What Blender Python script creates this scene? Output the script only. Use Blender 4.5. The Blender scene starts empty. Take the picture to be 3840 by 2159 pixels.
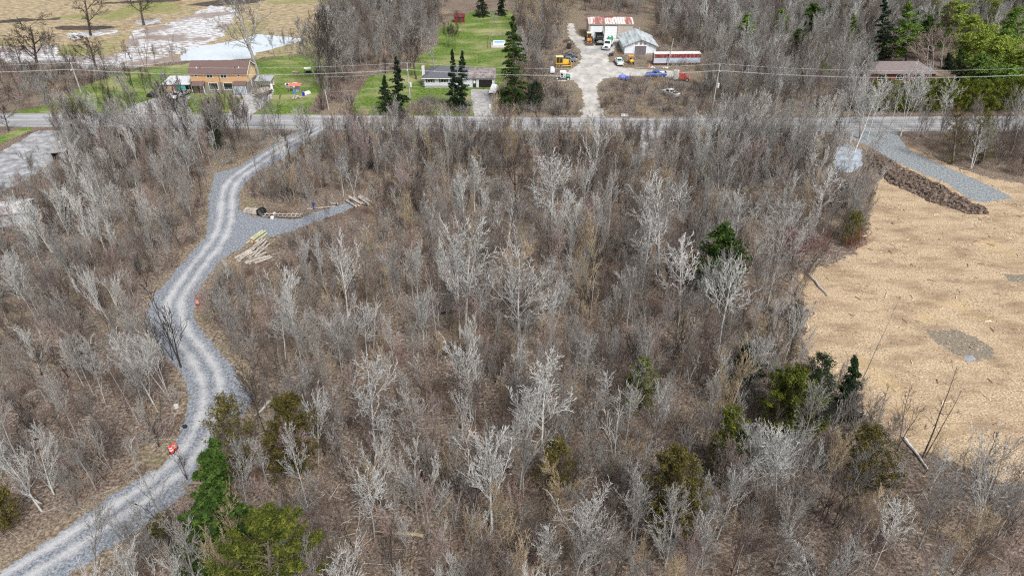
import bpy, bmesh, math, random
import numpy as np
from mathutils import Vector, Matrix

# ------------------------------------------------------------------ camera / world / sun
sc = bpy.context.scene
KX = 3840/2575; TH = math.radians(34); CH = 57.7; FP = 2560.
CT, ST = math.cos(TH), math.sin(TH)
cam_d = bpy.data.cameras.new('camera'); cam = bpy.data.objects.new('camera', cam_d)
sc.collection.objects.link(cam); sc.camera = cam
cam_d.sensor_width = 36; cam_d.lens = 24; cam_d.clip_end = 4000; cam_d.clip_start = .5
cam.location = (0, 0, CH); cam.rotation_euler = (math.radians(90)-TH, 0, 0)
w = bpy.data.worlds.new('World'); sc.world = w; w.use_nodes = True
nt = w.node_tree; bg = nt.nodes['Background']
SUN_EL, SUN_AZ = math.radians(52), math.radians(150)
sky = nt.nodes.new('ShaderNodeTexSky'); sky.sky_type = 'NISHITA'; sky.sun_disc = False
sky.sun_elevation = SUN_EL; sky.sun_rotation = SUN_AZ; sky.dust_density = 3; sky.air_density = 1
bw = nt.nodes.new('ShaderNodeRGBToBW'); mx = nt.nodes.new('ShaderNodeMix'); mx.data_type = 'RGBA'
mx.inputs[0].default_value = .8     # thin bright cloud cover takes most of the blue out
cl = nt.nodes.new('ShaderNodeMix'); cl.data_type = 'RGBA'; cl.blend_type = 'MULTIPLY'; cl.inputs[0].default_value = 1
cl.inputs[7].default_value = (1.0, .99, 1.0, 1)
nt.links.new(sky.outputs[0], bw.inputs[0]); nt.links.new(bw.outputs[0], cl.inputs[6])
nt.links.new(sky.outputs[0], mx.inputs[6]); nt.links.new(cl.outputs[2], mx.inputs[7])
nt.links.new(mx.outputs[2], bg.inputs[0]); bg.inputs[1].default_value = .15
sl = bpy.data.lights.new('sun', 'SUN'); sun = bpy.data.objects.new('sun', sl); sc.collection.objects.link(sun)
sl.energy = 2.1; sl.angle = math.radians(11); sl.color = (1, .975, .94)
# sun stands behind and to the right of the camera
sd = Vector((math.sin(SUN_AZ)*math.cos(SUN_EL), math.cos(SUN_AZ)*math.cos(SUN_EL), math.sin(SUN_EL)))
sun.rotation_euler = sd.to_track_quat('Z', 'Y').to_euler(); sun.location = (40, -60, 120)
sc.view_settings.view_transform = 'Standard'; sc.view_settings.look = 'None'
sc.view_settings.exposure = .62; sc.view_settings.gamma = 1
sc.cycles.max_bounces = 5; sc.cycles.diffuse_bounces = 3; sc.cycles.transparent_max_bounces = 12
sc.cycles.use_adaptive_sampling = False; sc.cycles.use_denoising = False; sc.cycles.filter_width = 1.2

# ------------------------------------------------------------------ picture <-> place
def ray(x, y):
    a = (x*KX-1920)/FP; b = -(y*KX-1079.5)/FP
    return a, CT+b*ST, -ST+b*CT
def P(x, y, z=0):
    r = ray(x, y); t = (z-CH)/r[2]; return (r[0]*t, r[1]*t)
def HT(x, y, yt):
    Y = P(x, y)[1]; r = ray(x, yt); return CH+Y/r[1]*r[2]
def S(X, Y, Z=0):
    zc = Y*CT-(Z-CH)*ST; u = Y*ST+(Z-CH)*CT
    return ((X/zc*FP+1920)/KX, (-u/zc*FP+1079.5)/KX)
R = random.Random(7); NR = np.random.RandomState(7)

# ------------------------------------------------------------------ materials
def L(c): return tuple(c)+(1,) if len(c) == 3 else c
def mat(name, cols, scale=3., detail=4., rough=.9, bump=0., rnd=0., coord='obj', spec=.3, metal=0., stretch=None, fuzz=None, bscale=None, lohi=(.35, .65)):
    m = bpy.data.materials.new(name); m.use_nodes = True
    n, l = m.node_tree.nodes, m.node_tree.links
    bs = n['Principled BSDF']; bs.inputs['Roughness'].default_value = rough
    bs.inputs['Metallic'].default_value = metal; bs.inputs['Specular IOR Level'].default_value = spec
    if coord == 'obj':
        tc = n.new('ShaderNodeTexCoord').outputs['Object']
    else:
        tc = n.new('ShaderNodeNewGeometry').outputs['Position']
    if stretch:
        mp = n.new('ShaderNodeMapping'); mp.inputs['Scale'].default_value = stretch; l.new(tc, mp.inputs[0]); tc = mp.outputs[0]
    nz = n.new('ShaderNodeTexNoise'); nz.inputs['Scale'].default_value = scale; nz.inputs['Detail'].default_value = detail
    nz.inputs['Roughness'].default_value = .65
    l.new(tc, nz.inputs['Vector'])
    cr = n.new('ShaderNodeValToRGB'); el = cr.color_ramp.elements
    k = len(cols)
    if k == 1: cols = [cols[0], cols[0]]; k = 2
    while len(el) < k: el.new(.5)
    for i, c in enumerate(cols):
        el[i].position = lohi[0]+(lohi[1]-lohi[0])*i/(k-1); el[i].color = L(c)
    l.new(nz.outputs[0], cr.inputs[0]); out = cr.outputs[0]
    if rnd:
        oi = n.new('ShaderNodeObjectInfo'); hs = n.new('ShaderNodeHueSaturation')
        mr = n.new('ShaderNodeMapRange'); mr.inputs[3].default_value = 1-rnd; mr.inputs[4].default_value = 1+rnd
        l.new(oi.outputs['Random'], mr.inputs[0]); l.new(mr.outputs[0], hs.inputs['Value']); l.new(out, hs.inputs['Color']); out = hs.outputs[0]
    l.new(out, bs.inputs['Base Color'])
    m['out'] = out.node.name
    if bump:
        bn = n.new('ShaderNodeTexNoise'); bn.inputs['Scale'].default_value = bscale or scale*2; bn.inputs['Detail'].default_value = 3
        l.new(tc, bn.inputs['Vector'])
        b = n.new('ShaderNodeBump'); b.inputs['Strength'].default_value = bump; b.inputs['Distance'].default_value = .12
        l.new(bn.outputs[0], b.inputs['Height']); l.new(b.outputs[0], bs.inputs['Normal'])
    if fuzz:   # ragged rim of a ground sheet: attribute ed is metres inside the outline
        at = n.new('ShaderNodeAttribute'); at.attribute_name = 'ed'
        fn = n.new('ShaderNodeTexNoise'); fn.inputs['Scale'].default_value = fuzz[1]; fn.inputs['Detail'].default_value = 5; fn.inputs['Roughness'].default_value = .7
        ps = n.new('ShaderNodeNewGeometry'); l.new(ps.outputs['Position'], fn.inputs['Vector'])
        a = n.new('ShaderNodeMath'); a.operation = 'MULTIPLY_ADD'; l.new(fn.outputs[0], a.inputs[0]); a.inputs[1].default_value = fuzz[0]*2; a.inputs[2].default_value = -fuzz[0]
        s = n.new('ShaderNodeMath'); s.operation = 'ADD'; l.new(a.outputs[0], s.inputs[0]); l.new(at.outputs['Fac'], s.inputs[1])
        g = n.new('ShaderNodeMath'); g.operation = 'GREATER_THAN'; g.inputs[1].default_value = 0; l.new(s.outputs[0], g.inputs[0])
        l.new(g.outputs[0], bs.inputs['Alpha'])
    return m
def overlay(m, c2, scale, lo, hi, detail=4, coord='pos', stretch=None, amt=1.):
    """mix a second real colour over a material in noise-shaped patches"""
    n, l = m.node_tree.nodes, m.node_tree.links; bs = n['Principled BSDF']
    src = bs.inputs['Base Color'].links[0].from_socket
    tc = n.new('ShaderNodeNewGeometry').outputs['Position'] if coord == 'pos' else n.new('ShaderNodeTexCoord').outputs['Object']
    if stretch:
        mp = n.new('ShaderNodeMapping'); mp.inputs['Scale'].default_value = stretch; l.new(tc, mp.inputs[0]); tc = mp.outputs[0]
    nz = n.new('ShaderNodeTexNoise'); nz.inputs['Scale'].default_value = scale; nz.inputs['Detail'].default_value = detail; nz.inputs['Roughness'].default_value = .6
    l.new(tc, nz.inputs['Vector'])
    mr = n.new('ShaderNodeMapRange'); mr.inputs[1].default_value = lo; mr.inputs[2].default_value = hi; mr.inputs[4].default_value = amt
    l.new(nz.outputs[0], mr.inputs[0])
    mi = n.new('ShaderNodeMix'); mi.data_type = 'RGBA'; l.new(mr.outputs[0], mi.inputs[0]); l.new(src, mi.inputs[6]); mi.inputs[7].default_value = L(c2)
    l.new(mi.outputs[2], bs.inputs['Base Color']); return m
def paint(name, c, rough=.45, v=.12, spec=.4, metal=0.):
    d = tuple(x*(1-v) for x in c); return mat(name, [d, c, tuple(min(1, x*(1+v)) for x in c)], scale=1.6, detail=6, rough=rough, spec=spec, metal=metal)

GR_BROWN = mat('forest_floor', [(.022, .016, .012), (.12, .09, .07), (.26, .205, .16), (.48, .4, .32)], scale=3.2, detail=9, bump=1., bscale=6, coord='pos', lohi=(.33, .72))
overlay(GR_BROWN, (.075, .045, .03), .16, .5, .7, 9); overlay(GR_BROWN, (.3, .24, .16), .09, .54, .72, 9, amt=.6); overlay(GR_BROWN, (.1, .11, .04), .21, .6, .74, 9, amt=.5)
M_MEADOW = mat('dry_meadow', [(.13, .09, .055), (.31, .245, .15), (.47, .395, .265)], scale=1.1, detail=8, bump=.6, coord='pos', stretch=(.35, 1, 1), fuzz=(5, .12))
overlay(M_MEADOW, (.17, .19, .05), .03, .5, .62, 7, amt=.75); overlay(M_MEADOW, (.23, .1, .05), .05, .62, .72, 6, amt=.7)
M_LAWN = mat('lawn', [(.035, .07, .01), (.09, .15, .02), (.17, .23, .045)], scale=1.4, detail=8, bump=.5, coord='pos', fuzz=(1.6, .5), bscale=6)
overlay(M_LAWN, (.3, .28, .14), .13, .47, .66, 9, amt=.85, stretch=(.6, 1, 1)); overlay(M_LAWN, (.03, .09, .01), .1, .6, .7, 5, amt=.6)
M_ROUGH = mat('rough_grass', [(.06, .045, .033), (.18, .14, .1), (.34, .28, .2)], scale=2.6, detail=9, bump=.8, coord='pos', fuzz=(4.5, .22))
overlay(M_ROUGH, (.13, .15, .06), .2, .58, .7, 5, amt=.7)
M_STRAW = mat('chipped_field', [(.1, .065, .04), (.29, .21, .13), (.47, .36, .235), (.64, .53, .38)], scale=5.5, detail=9, bump=.6, coord='pos', stretch=(.7, 1.2, 1), fuzz=(2.2, .5), lohi=(.3, .66), bscale=5)
overlay(M_STRAW, (.2, .135, .085), .28, .44, .68, 9, amt=.8, stretch=(.6, 1.3, 1)); overlay(M_STRAW, (.45, .33, .14), .07, .6, .7, 5, amt=.5); overlay(M_STRAW, (.16, .11, .075), .9, .55, .75, 9, amt=.7, stretch=(.4, 1.5, 1))
M_GRAVEL = mat('crushed_gravel', [(.09, .1, .115), (.2, .215, .24), (.33, .35, .38)], scale=3.5, detail=9, bump=.6, coord='pos', fuzz=(1.3, .8), bscale=14)
M_GRAVELB = mat('blue_gravel', [(.1, .11, .115), (.21, .23, .24), (.37, .39, .4)], scale=3., detail=9, bump=.8, coord='pos', fuzz=(.9, 1.3), bscale=8)
M_YARD = mat('packed_dirt', [(.3, .28, .26), (.42, .4, .37), (.54, .52, .48)], scale=.35, detail=9, bump=.1, stretch=(1, .6, 1), coord='pos', fuzz=(2., .4))
overlay(M_YARD, (.24, .24, .24), .09, .55, .65, 5, amt=.8)
M_DRIVE = mat('grey_drive', [(.23, .22, .22), (.36, .35, .34), (.45, .44, .43)], scale=.8, detail=8, bump=.3, coord='pos', fuzz=(1, .6))
M_ASPHALT = mat('worn_asphalt', [(.2, .2, .205), (.27, .27, .275), (.34, .34, .345)], scale=.5, detail=8, coord='pos', stretch=(.1, 1, 1), fuzz=(.5, .8))
M_LINE = mat('road_paint', [(.45, .45, .43), (.75, .75, .72)], scale=2, detail=6, coord='pos')
M_WATER = mat('pond_water', [(.5, .57, .62), (.58, .64, .68)], scale=.15, rough=.12, spec=.8, coord='pos', fuzz=(2.5, .2), bump=.05, bscale=1)  # pale base colour stands in for the cloudy sky reflected in the pond
M_WATERS = mat('reedy_water', [(.6, .62, .64), (.68, .7, .71)], scale=.4, rough=.3, spec=.6, coord='pos', fuzz=(4, .16))  # sky reflection painted in as a whitish base; brown reeds mixed over it
overlay(M_WATERS, (.2, .14, .11), .9, .47, .56, 9, stretch=(.5, 1.2, 1), amt=.9); overlay(M_WATERS, (.22, .15, .11), .07, .5, .58, 9, amt=.9)
M_SOIL = mat('turned_soil', [(.025, .018, .014), (.11, .08, .062), (.26, .2, .16)], scale=2, detail=8, bump=1., coord='pos')
M_WET = mat('wet_patch', [(.09, .075, .055), (.2, .17, .13), (.3, .26, .2)], scale=3.5, detail=9, bump=.6, coord='pos', fuzz=(1.2, .7))
M_CONC = mat('concrete', [(.3, .29, .27), (.42, .41, .39)], scale=2)

def bark(name, a, b, rnd=.18):
    return mat(name, [a, b], scale=2.2, detail=5, rough=.95, rnd=rnd, spec=.1)
BK = dict(pale=bark('pale_bark', (.36, .355, .335), (.58, .575, .55), .2), grey=bark('grey_bark', (.19, .18, .165), (.38, .36, .335)),
          brown=bark('brown_bark', (.095, .075, .065), (.22, .178, .155)), dark=bark('dark_bark', (.04, .033, .028), (.1, .083, .07)),
          pink=bark('reddish_twigs', (.24, .17, .15), (.4, .32, .29)), ochre=bark('ochre_buds', (.3, .235, .15), (.46, .37, .25)),
          red=bark('red_twigs', (.17, .05, .045), (.3, .1, .09)))
def leaf(name, a, b, c):
    m = mat(name, [a, b, c], scale=1.3, detail=5, rough=.8, rnd=.15, spec=.15, lohi=(.32, .66)); return m
LF = dict(spruce=leaf('spruce_needles', (.01, .026, .006), (.03, .06, .01), (.08, .125, .024)),
          dark=leaf('dark_needles', (.006, .016, .007), (.013, .03, .012), (.025, .05, .018)),
          cedar=leaf('cedar_leaves', (.03, .035, .008), (.085, .085, .018), (.14, .125, .028)),
          cedarg=leaf('green_cedar_leaves', (.018, .028, .006), (.065, .08, .012), (.17, .175, .03)),
          bronze=leaf('bronze_cedar_leaves', (.02, .02, .007), (.08, .068, .018), (.16, .13, .035)),
          pine=leaf('pine_needles', (.03, .06, .012), (.1, .17, .03), (.2, .29, .06)),
          hedge=leaf('hedge_leaves', (.02, .03, .006), (.1, .125, .016), (.24, .255, .035)), lime=leaf('lime_needles', (.06, .09, .015), (.17, .23, .035), (.33, .37, .07)))

# ------------------------------------------------------------------ object helpers
COL = sc.collection
def tag(o, label=None, cat=None, group=None, kind=None):
    if label: o['label'] = label
    if cat: o['category'] = cat
    if group: o['group'] = group
    if kind: o['kind'] = kind
    return o
def empty(name, loc=(0, 0, 0), rz=0., label=None, cat=None, group=None):
    o = bpy.data.objects.new(name, None); COL.objects.link(o); o.location = loc; o.rotation_euler = (0, 0, rz); o.empty_display_size = .3
    return tag(o, label, cat, group)
def mesh_obj(name, me, parent=None, link=True):
    o = bpy.data.objects.new(name, me)
    if link: COL.objects.link(o)
    if parent: o.parent = parent
    return o
class MB:
    def __init__(s): s.v = []; s.f = []
    def add(s, vs, fs):
        k = len(s.v); s.v += [tuple(q) for q in vs]; s.f += [tuple(i+k for i in q) for q in fs]; return s
    def box(s, x0, x1, y0, y1, z0, z1, tx=0, ty=0):   # tx, ty: taper of the top
        v = [(x0, y0, z0), (x1, y0, z0), (x1, y1, z0), (x0, y1, z0), (x0+tx, y0+ty, z1), (x1-tx, y0+ty, z1), (x1-tx, y1-ty, z1), (x0+tx, y1-ty, z1)]
        return s.add(v, [(3, 2, 1, 0), (4, 5, 6, 7), (0, 1, 5, 4), (1, 2, 6, 5), (2, 3, 7, 6), (3, 0, 4, 7)])
    def tube(s, a, b, r0, r1=None, n=8, cap=True):
        r1 = r0 if r1 is None else r1; a = Vector(a); b = Vector(b); d = (b-a).normalized()
        u = d.orthogonal().normalized(); w_ = d.cross(u); vs = []
        for p, r in ((a, r0), (b, r1)):
            for i in range(n):
                t = 2*math.pi*i/n; vs.append(p+(u*math.cos(t)+w_*math.sin(t))*r)
        fs = [(i, (i+1) % n, n+(i+1) % n, n+i) for i in range(n)]
        if cap: fs += [tuple(range(n-1, -1, -1)), tuple(range(n, 2*n))]
        return s.add(vs, fs)
    def prof(s, pts, y0, y1, inset=0):   # outline in x,z drawn out along y (inset narrows where z is high)
        n = len(pts); zm = max(p[1] for p in pts); z0 = min(p[1] for p in pts)
        k = lambda z: inset*(z-z0)/(zm-z0) if zm > z0 else 0
        vs = [(p[0], y0+k(p[1]), p[1]) for p in pts]+[(p[0], y1-k(p[1]), p[1]) for p in pts]
        fs = [(i, (i+1) % n, n+(i+1) % n, n+i) for i in range(n)]+[tuple(range(n-1, -1, -1)), tuple(range(n, 2*n))]
        return s.add(vs, fs)
    def blob(s, c, r, seed=0, amp=.25, seg=10, rings=6, flat=True):
        q = random.Random(seed); vs = []; fs = []
        for i in range(rings+1):
            ph = math.pi*i/rings
            for j in range(seg):
                t = 2*math.pi*j/seg; k = 1+q.uniform(-amp, amp) if 0 < i < rings else 1
                z = math.cos(ph)*r[2]*k
                if flat: z = max(z, -r[2]*.05)
                vs.append((c[0]+math.sin(ph)*math.cos(t)*r[0]*k, c[1]+math.sin(ph)*math.sin(t)*r[1]*k, c[2]+z))
        for i in range(rings):
            for j in range(seg): fs.append((i*seg+j, (i+1)*seg+j, (i+1)*seg+(j+1) % seg, i*seg+(j+1) % seg))
        return s.add(vs, fs)
    def build(s, name, m, parent=None, smooth=False, bevel=0, label=None, link=True):
        me = bpy.data.meshes.new(name); me.from_pydata(s.v, [], s.f); me.materials.append(m); me.update()
        bm = bmesh.new(); bm.from_mesh(me); bmesh.ops.recalc_face_normals(bm, faces=bm.faces); bm.to_mesh(me); bm.free()
        if smooth: me.polygons.foreach_set('use_smooth', [True]*len(me.polygons))
        o = mesh_obj(name, me, parent, link)
        if bevel:
            b = o.modifiers.new('bevel', 'BEVEL'); b.width = bevel; b.segments = 2; b.limit_method = 'ANGLE'
        if label: o['label'] = label
        return o
def np_mesh(name, V, Fq, m):
    me = bpy.data.meshes.new(name); V = np.asarray(V, dtype=np.float32); Fq = np.asarray(Fq, dtype=np.int32)
    nf, k = Fq.shape
    me.vertices.add(len(V)); me.vertices.foreach_set('co', V.ravel())
    me.loops.add(nf*k); me.loops.foreach_set('vertex_index', Fq.ravel())
    me.polygons.add(nf); me.polygons.foreach_set('loop_start', np.arange(0, nf*k, k, dtype=np.int32))
    me.update(calc_edges=True); me.materials.append(m); return me

# ------------------------------------------------------------------ ground sheets
def poly_dist(px, py, poly):
    """signed distance to the outline, plus inside"""
    poly = np.array(poly); ins = np.zeros(len(px), bool); d = np.full(len(px), 1e9)
    n = len(poly)
    for i in range(n):
        x1, y1 = poly[i]; x2, y2 = poly[(i+1) % n]
        c = ((y1 > py) != (y2 > py)) & (px < (x2-x1)*(py-y1)/((y2-y1) if y2 != y1 else 1e-9)+x1); ins ^= c
        dx, dy = x2-x1, y2-y1; t = np.clip(((px-x1)*dx+(py-y1)*dy)/(dx*dx+dy*dy+1e-12), 0, 1)
        d = np.minimum(d, np.hypot(px-x1-t*dx, py-y1-t*dy))
    return np.where(ins, d, -d)
def line_across(px, py, line):
    d = np.full(len(px), 1e9); sg = np.zeros(len(px))
    for (x1, y1), (x2, y2) in zip(line[:-1], line[1:]):
        dx, dy = x2-x1, y2-y1; t = np.clip(((px-x1)*dx+(py-y1)*dy)/(dx*dx+dy*dy), 0, 1)
        e = np.hypot(px-x1-t*dx, py-y1-t*dy); s_ = np.sign((px-x1)*dy-(py-y1)*dx); k = e < d
        sg = np.where(k, s_*e, sg); d = np.where(k, e, d)
    return sg
def smooth(pts, k=6, closed=False):
    p = [Vector((a[0], a[1])) for a in pts]; n = len(p); out = []
    rng = range(n if closed else n-1)
    for i in rng:
        g = lambda j: p[j % n] if closed else p[max(0, min(n-1, j))]
        a, b, c, d = g(i-1), g(i), g(i+1), g(i+2)
        for s_ in range(k):
            t = s_/k; out.append(tuple(.5*((2*b)+(c-a)*t+(2*a-5*b+4*c-d)*t*t+(3*b-a-3*c+d)*t**3)))
    if not closed: out.append(tuple(p[-1]))
    return out
def sheet(name, poly, z, cell, m, amp=1., line=None, hfun=None, label=None):
    poly = [tuple(q) for q in poly]; xs = [q[0] for q in poly]; ys = [q[1] for q in poly]
    x0, x1, y0, y1 = min(xs)-amp-cell, max(xs)+amp+cell, min(ys)-amp-cell, max(ys)+amp+cell
    nx, ny = int((x1-x0)/cell)+2, int((y1-y0)/cell)+2
    gx, gy = np.meshgrid(x0+np.arange(nx)*cell, y0+np.arange(ny)*cell); px, py = gx.ravel(), gy.ravel()
    ed = poly_dist(px, py, poly)
    idx = np.arange(nx*ny).reshape(ny, nx)
    q = np.stack([idx[:-1, :-1], idx[:-1, 1:], idx[1:, 1:], idx[1:, :-1]], -1).reshape(-1, 4)
    q = q[(ed[q].max(1) > -amp)]
    used, inv = np.unique(q, return_inverse=True); q = inv.reshape(-1, 4)
    pz = np.full(len(used), z)
    if hfun is not None: pz = pz+hfun(px[used], py[used], ed[used])
    me = np_mesh(name, np.stack([px[used], py[used], pz], 1), q, m)
    a = me.attributes.new('ed', 'FLOAT', 'POINT'); a.data.foreach_set('value', ed[used].astype(np.float32))
    if line is not None:
        ac = line_across(px[used], py[used], line); a = me.attributes.new('ac', 'FLOAT', 'POINT'); a.data.foreach_set('value', ac.astype(np.float32))
    o = mesh_obj(name, me); o['kind'] = 'structure'
    if label: o['label'] = label
    return o
def W(pts): return [P(*q) for q in pts]

g = MB(); g.add([(-900, -300, 0), (900, -300, 0), (900, 1500, 0), (-900, 1500, 0)], [(0, 1, 2, 3)]).build('ground', GR_BROWN)['kind'] = 'structure'

# marsh meadow beyond the houses, upper left
marsh = [(-400, -20), (-400, 175), (0, 160), (150, 172), (280, 180), (480, 150), (640, 150), (800, 128), (815, 60), (880, 30), (1010, 15), (1030, -20)]
sheet('meadow', W(marsh), .004, 2., M_MEADOW, 5)
sheet('marsh_water', W([(317, 117), (333, 77), (400, 67), (483, 37), (530, 15), (600, 18), (583, 60), (567, 87), (520, 108), (500, 128), (440, 140), (383, 133), (317, 133)]), .010, 1.2, M_WATERS, 4)
sheet('marsh_water', W([(-60, 118), (60, 118), (150, 113), (140, 140), (207, 143), (260, 140), (317, 130), (400, 138), (470, 142), (480, 152), (430, 156), (380, 163), (317, 172), (250, 172), (143, 168), (60, 160), (-60, 150)]), .012, 1.2, M_WATERS, 4)
sheet('marsh_water', W([(163, 85), (230, 80), (287, 75), (300, 84), (240, 92), (187, 99)]), .010, 1., M_WATERS, 3)
sheet('marsh_water', W([(340, 52), (400, 48), (405, 62), (345, 66)]), .010, 1., M_WATERS, 2)
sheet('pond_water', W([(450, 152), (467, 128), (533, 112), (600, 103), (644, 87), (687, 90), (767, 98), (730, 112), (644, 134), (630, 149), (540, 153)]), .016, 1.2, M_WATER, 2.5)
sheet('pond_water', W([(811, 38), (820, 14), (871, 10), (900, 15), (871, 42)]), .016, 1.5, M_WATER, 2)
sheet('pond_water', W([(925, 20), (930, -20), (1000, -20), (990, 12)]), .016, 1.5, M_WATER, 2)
M_MUD = mat('dark_wet_bank', [(.03, .025, .02), (.1, .08, .06)], scale=.8, coord='pos', fuzz=(3, .2))
for pl in ([(-40, 56), (60, 46), (120, 49), (155, 43), (150, 50), (60, 55), (-40, 63)], [(120, 70), (180, 65), (280, 66), (310, 70), (220, 77), (150, 76)], [(460, 14), (540, 2), (640, -4), (700, -8), (640, 8), (540, 18)], [(250, 8), (340, 2), (460, 0), (440, 5), (270, 11)]):
    sheet('wet_bank', W(pl), .008, 1.2, M_MUD, 3)

# lawns
lawn1 = [(17, 284), (110, 268), (173, 233), (283, 187), (367, 173), (477, 160), (627, 153), (700, 144), (812, 136), (822, 167), (818, 213), (790, 255), (770, 278), (800, 289), (634, 288), (300, 286)]
sheet('lawn', W(lawn1), .008, 1., M_LAWN, 1.6)
lawn2 = [(871, 290), (894, 245), (929, 193), (1038, 172), (1049, 145), (1103, 111), (1100, 73), (1143, 48), (1192, 28), (1290, 30), (1300, 110), (1285, 190), (1250, 228), (1187, 291)]
sheet('lawn', W(lawn2), .008, 1., M_LAWN, 1.6)
sheet('lawn', W([(-20, 352), (20, 333), (75, 319), (80, 327), (40, 345), (-20, 372)]), .008, .6, M_LAWN, 1.2)
sheet('lawn', W([(1960, 165), (2010, 150), (2080, 155), (2100, 175), (2010, 195), (1960, 190)]), .008, 1., M_LAWN, 1.6)
# rough tan grass round the machinery yard and the clearings behind it
sheet('rough_grass', W([(1300, 292), (1330, 180), (1390, 120), (1410, 40), (1440, -10), (1480, 0), (1470, 60), (1640, 40), (1600, -15), (1680, -15), (1700, 90), (1790, 60), (1880, 110), (1850, 160), (1900, 200), (2150, 215), (2150, 292), (1700, 299)]), .005, 1.2, M_ROUGH, 3)
sheet('rough_grass', W([(800, 292), (820, 262), (880, 238), (900, 250), (880, 292)]), .010, 1., M_ROUGH, 2)
sheet('rough_grass', W([(350, 1200), (330, 1130), (440, 1080), (455, 980), (400, 890), (350, 800), (370, 740), (450, 640), (505, 590), (505, 490), (540, 400), (660, 350), (700, 350), (620, 470), (700, 600), (560, 700), (520, 770), (600, 880), (680, 1000), (640, 1080), (520, 1060), (490, 1170), (330, 1400), (200, 1460), (-20, 1460), (150, 1300)]), .004, .8, M_ROUGH, 4.5)

# roads
road = W([(-500, 284), (0, 285), (520, 287), (900, 290), (1600, 297), (2000, 296), (2300, 293), (2900, 292)])+W([(2900, 331), (2300, 331), (1600, 332), (900, 329), (520, 323), (0, 319), (-500, 318)])
sheet('road', road, .016, 1., M_ASPHALT, .5)
for (a, b, wd) in (((291, 290.5, 294, 301, 300, 297.5, 297), 0, .12), ((301, 302, 306, 313, 313, 311.5, 311), 0, .13), ((313, 315.5, 321, 325, 325, 324, 324), 0, .12)):
    xs = (-500, 0, 900, 1600, 2000, 2300, 2900)
    ln = smooth(W(zip(xs, a)), 6); m_ = MB()
    for (p, q) in zip(ln[:-1], ln[1:]): m_.add([(p[0], p[1]-wd/2, .021), (q[0], q[1]-wd/2, .021), (q[0], q[1]+wd/2, .021), (p[0], p[1]+wd/2, .021)], [(0, 1, 2, 3)])
    m_.build('road_marking', M_LINE)['kind'] = 'structure'
sheet('driveway', W([(300, 288), (330, 268), (410, 238), (440, 232), (480, 243), (470, 262), (450, 288)]), .018, .8, M_DRIVE, 1)
sheet('driveway', W([(545, 290), (577, 285), (610, 250), (630, 222), (690, 226), (684, 246), (660, 270), (630, 290)]), .018, .8, M_DRIVE, 1)
sheet('driveway', W([(1183, 226), (1250, 224), (1249, 292), (1192, 292)]), .018, .8, M_DRIVE, 1)
sheet('driveway', W([(1613, 330), (1672, 330), (1664, 375), (1640, 402), (1608, 404)]), .018, .8, M_DRIVE, 1)
yardp = W([(1456, 300), (1463, 287), (1468, 262), (1461, 222), (1441, 203), (1400, 207), (1395, 195), (1432, 178), (1458, 160), (1463, 145), (1461, 131), (1445, 111), (1432, 93), (1425, 60), (1440, 60), (1452, 90), (1480, 97), (1559, 98), (1545, 124), (1530, 138), (1532, 156), (1563, 171), (1641, 176), (1700, 178), (1690, 195), (1597, 192), (1519, 197), (1501, 213), (1503, 240), (1512, 267), (1522, 300)])
sheet('dirt_yard', yardp, .014, .8, M_YARD, 2)
sheet('gravel_lot', W([(-300, 345), (0, 385), (90, 330), (250, 322), (240, 335), (180, 345), (165, 385), (110, 420), (60, 455), (10, 480), (-300, 500)]), .012, .8, mat('pale_lot', [(.15, .15, .155), (.27, .275, .285), (.42, .43, .44)], scale=.5, detail=7, coord='pos', fuzz=(1.2, .5)), 1.2)

def track_mat(base, name, halfs=(1.0,), width=.42, col=(.72, .72, .71), amt=1.):
    m = base.copy(); m.name = name; n, l = m.node_tree.nodes, m.node_tree.links; bs = n['Principled BSDF']
    src = bs.inputs['Base Color'].links[0].from_socket
    at = n.new('ShaderNodeAttribute'); at.attribute_name = 'ac'
    ab = n.new('ShaderNodeMath'); ab.operation = 'ABSOLUTE'; l.new(at.outputs['Fac'], ab.inputs[0])
    sb = n.new('ShaderNodeMath'); sb.operation = 'SUBTRACT'; l.new(ab.outputs[0], sb.inputs[0]); sb.inputs[1].default_value = halfs[0]
    a2 = n.new('ShaderNodeMath'); a2.operation = 'ABSOLUTE'; l.new(sb.outputs[0], a2.inputs[0])
    ps = n.new('ShaderNodeNewGeometry'); nz = n.new('ShaderNodeTexNoise'); nz.inputs['Scale'].default_value = .35; nz.inputs['Detail'].default_value = 7; nz.inputs['Roughness'].default_value = .7
    l.new(ps.outputs['Position'], nz.inputs['Vector'])
    ad = n.new('ShaderNodeMath'); ad.operation = 'MULTIPLY_ADD'; l.new(nz.outputs[0], ad.inputs[0]); ad.inputs[1].default_value = 2.4; ad.inputs[2].default_value = -1.15
    a3 = n.new('ShaderNodeMath'); l.new(a2.outputs[0], a3.inputs[0]); l.new(ad.outputs[0], a3.inputs[1])
    mr = n.new('ShaderNodeMapRange'); mr.inputs[1].default_value = width*1.5; mr.inputs[2].default_value = width*.1; mr.inputs[4].default_value = amt
    l.new(a3.outputs[0], mr.inputs[0])
    mi = n.new('ShaderNodeMix'); mi.data_type = 'RGBA'; l.new(mr.outputs[0], mi.inputs[0]); l.new(src, mi.inputs[6]); mi.inputs[7].default_value = L(col)
    l.new(mi.outputs[2], bs.inputs['Base Color']); return m
lane_l = [(-140, 1520), (0, 1438), (196, 1306), (314, 1223), (417, 1164), (466, 1056), (476, 993), (456, 934), (417, 900), (372, 830), (363, 801), (385, 745), (461, 659), (519, 592), (523, 542), (527, 487), (539, 436), (598, 421), (664, 378), (723, 342), (770, 322)]
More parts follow.
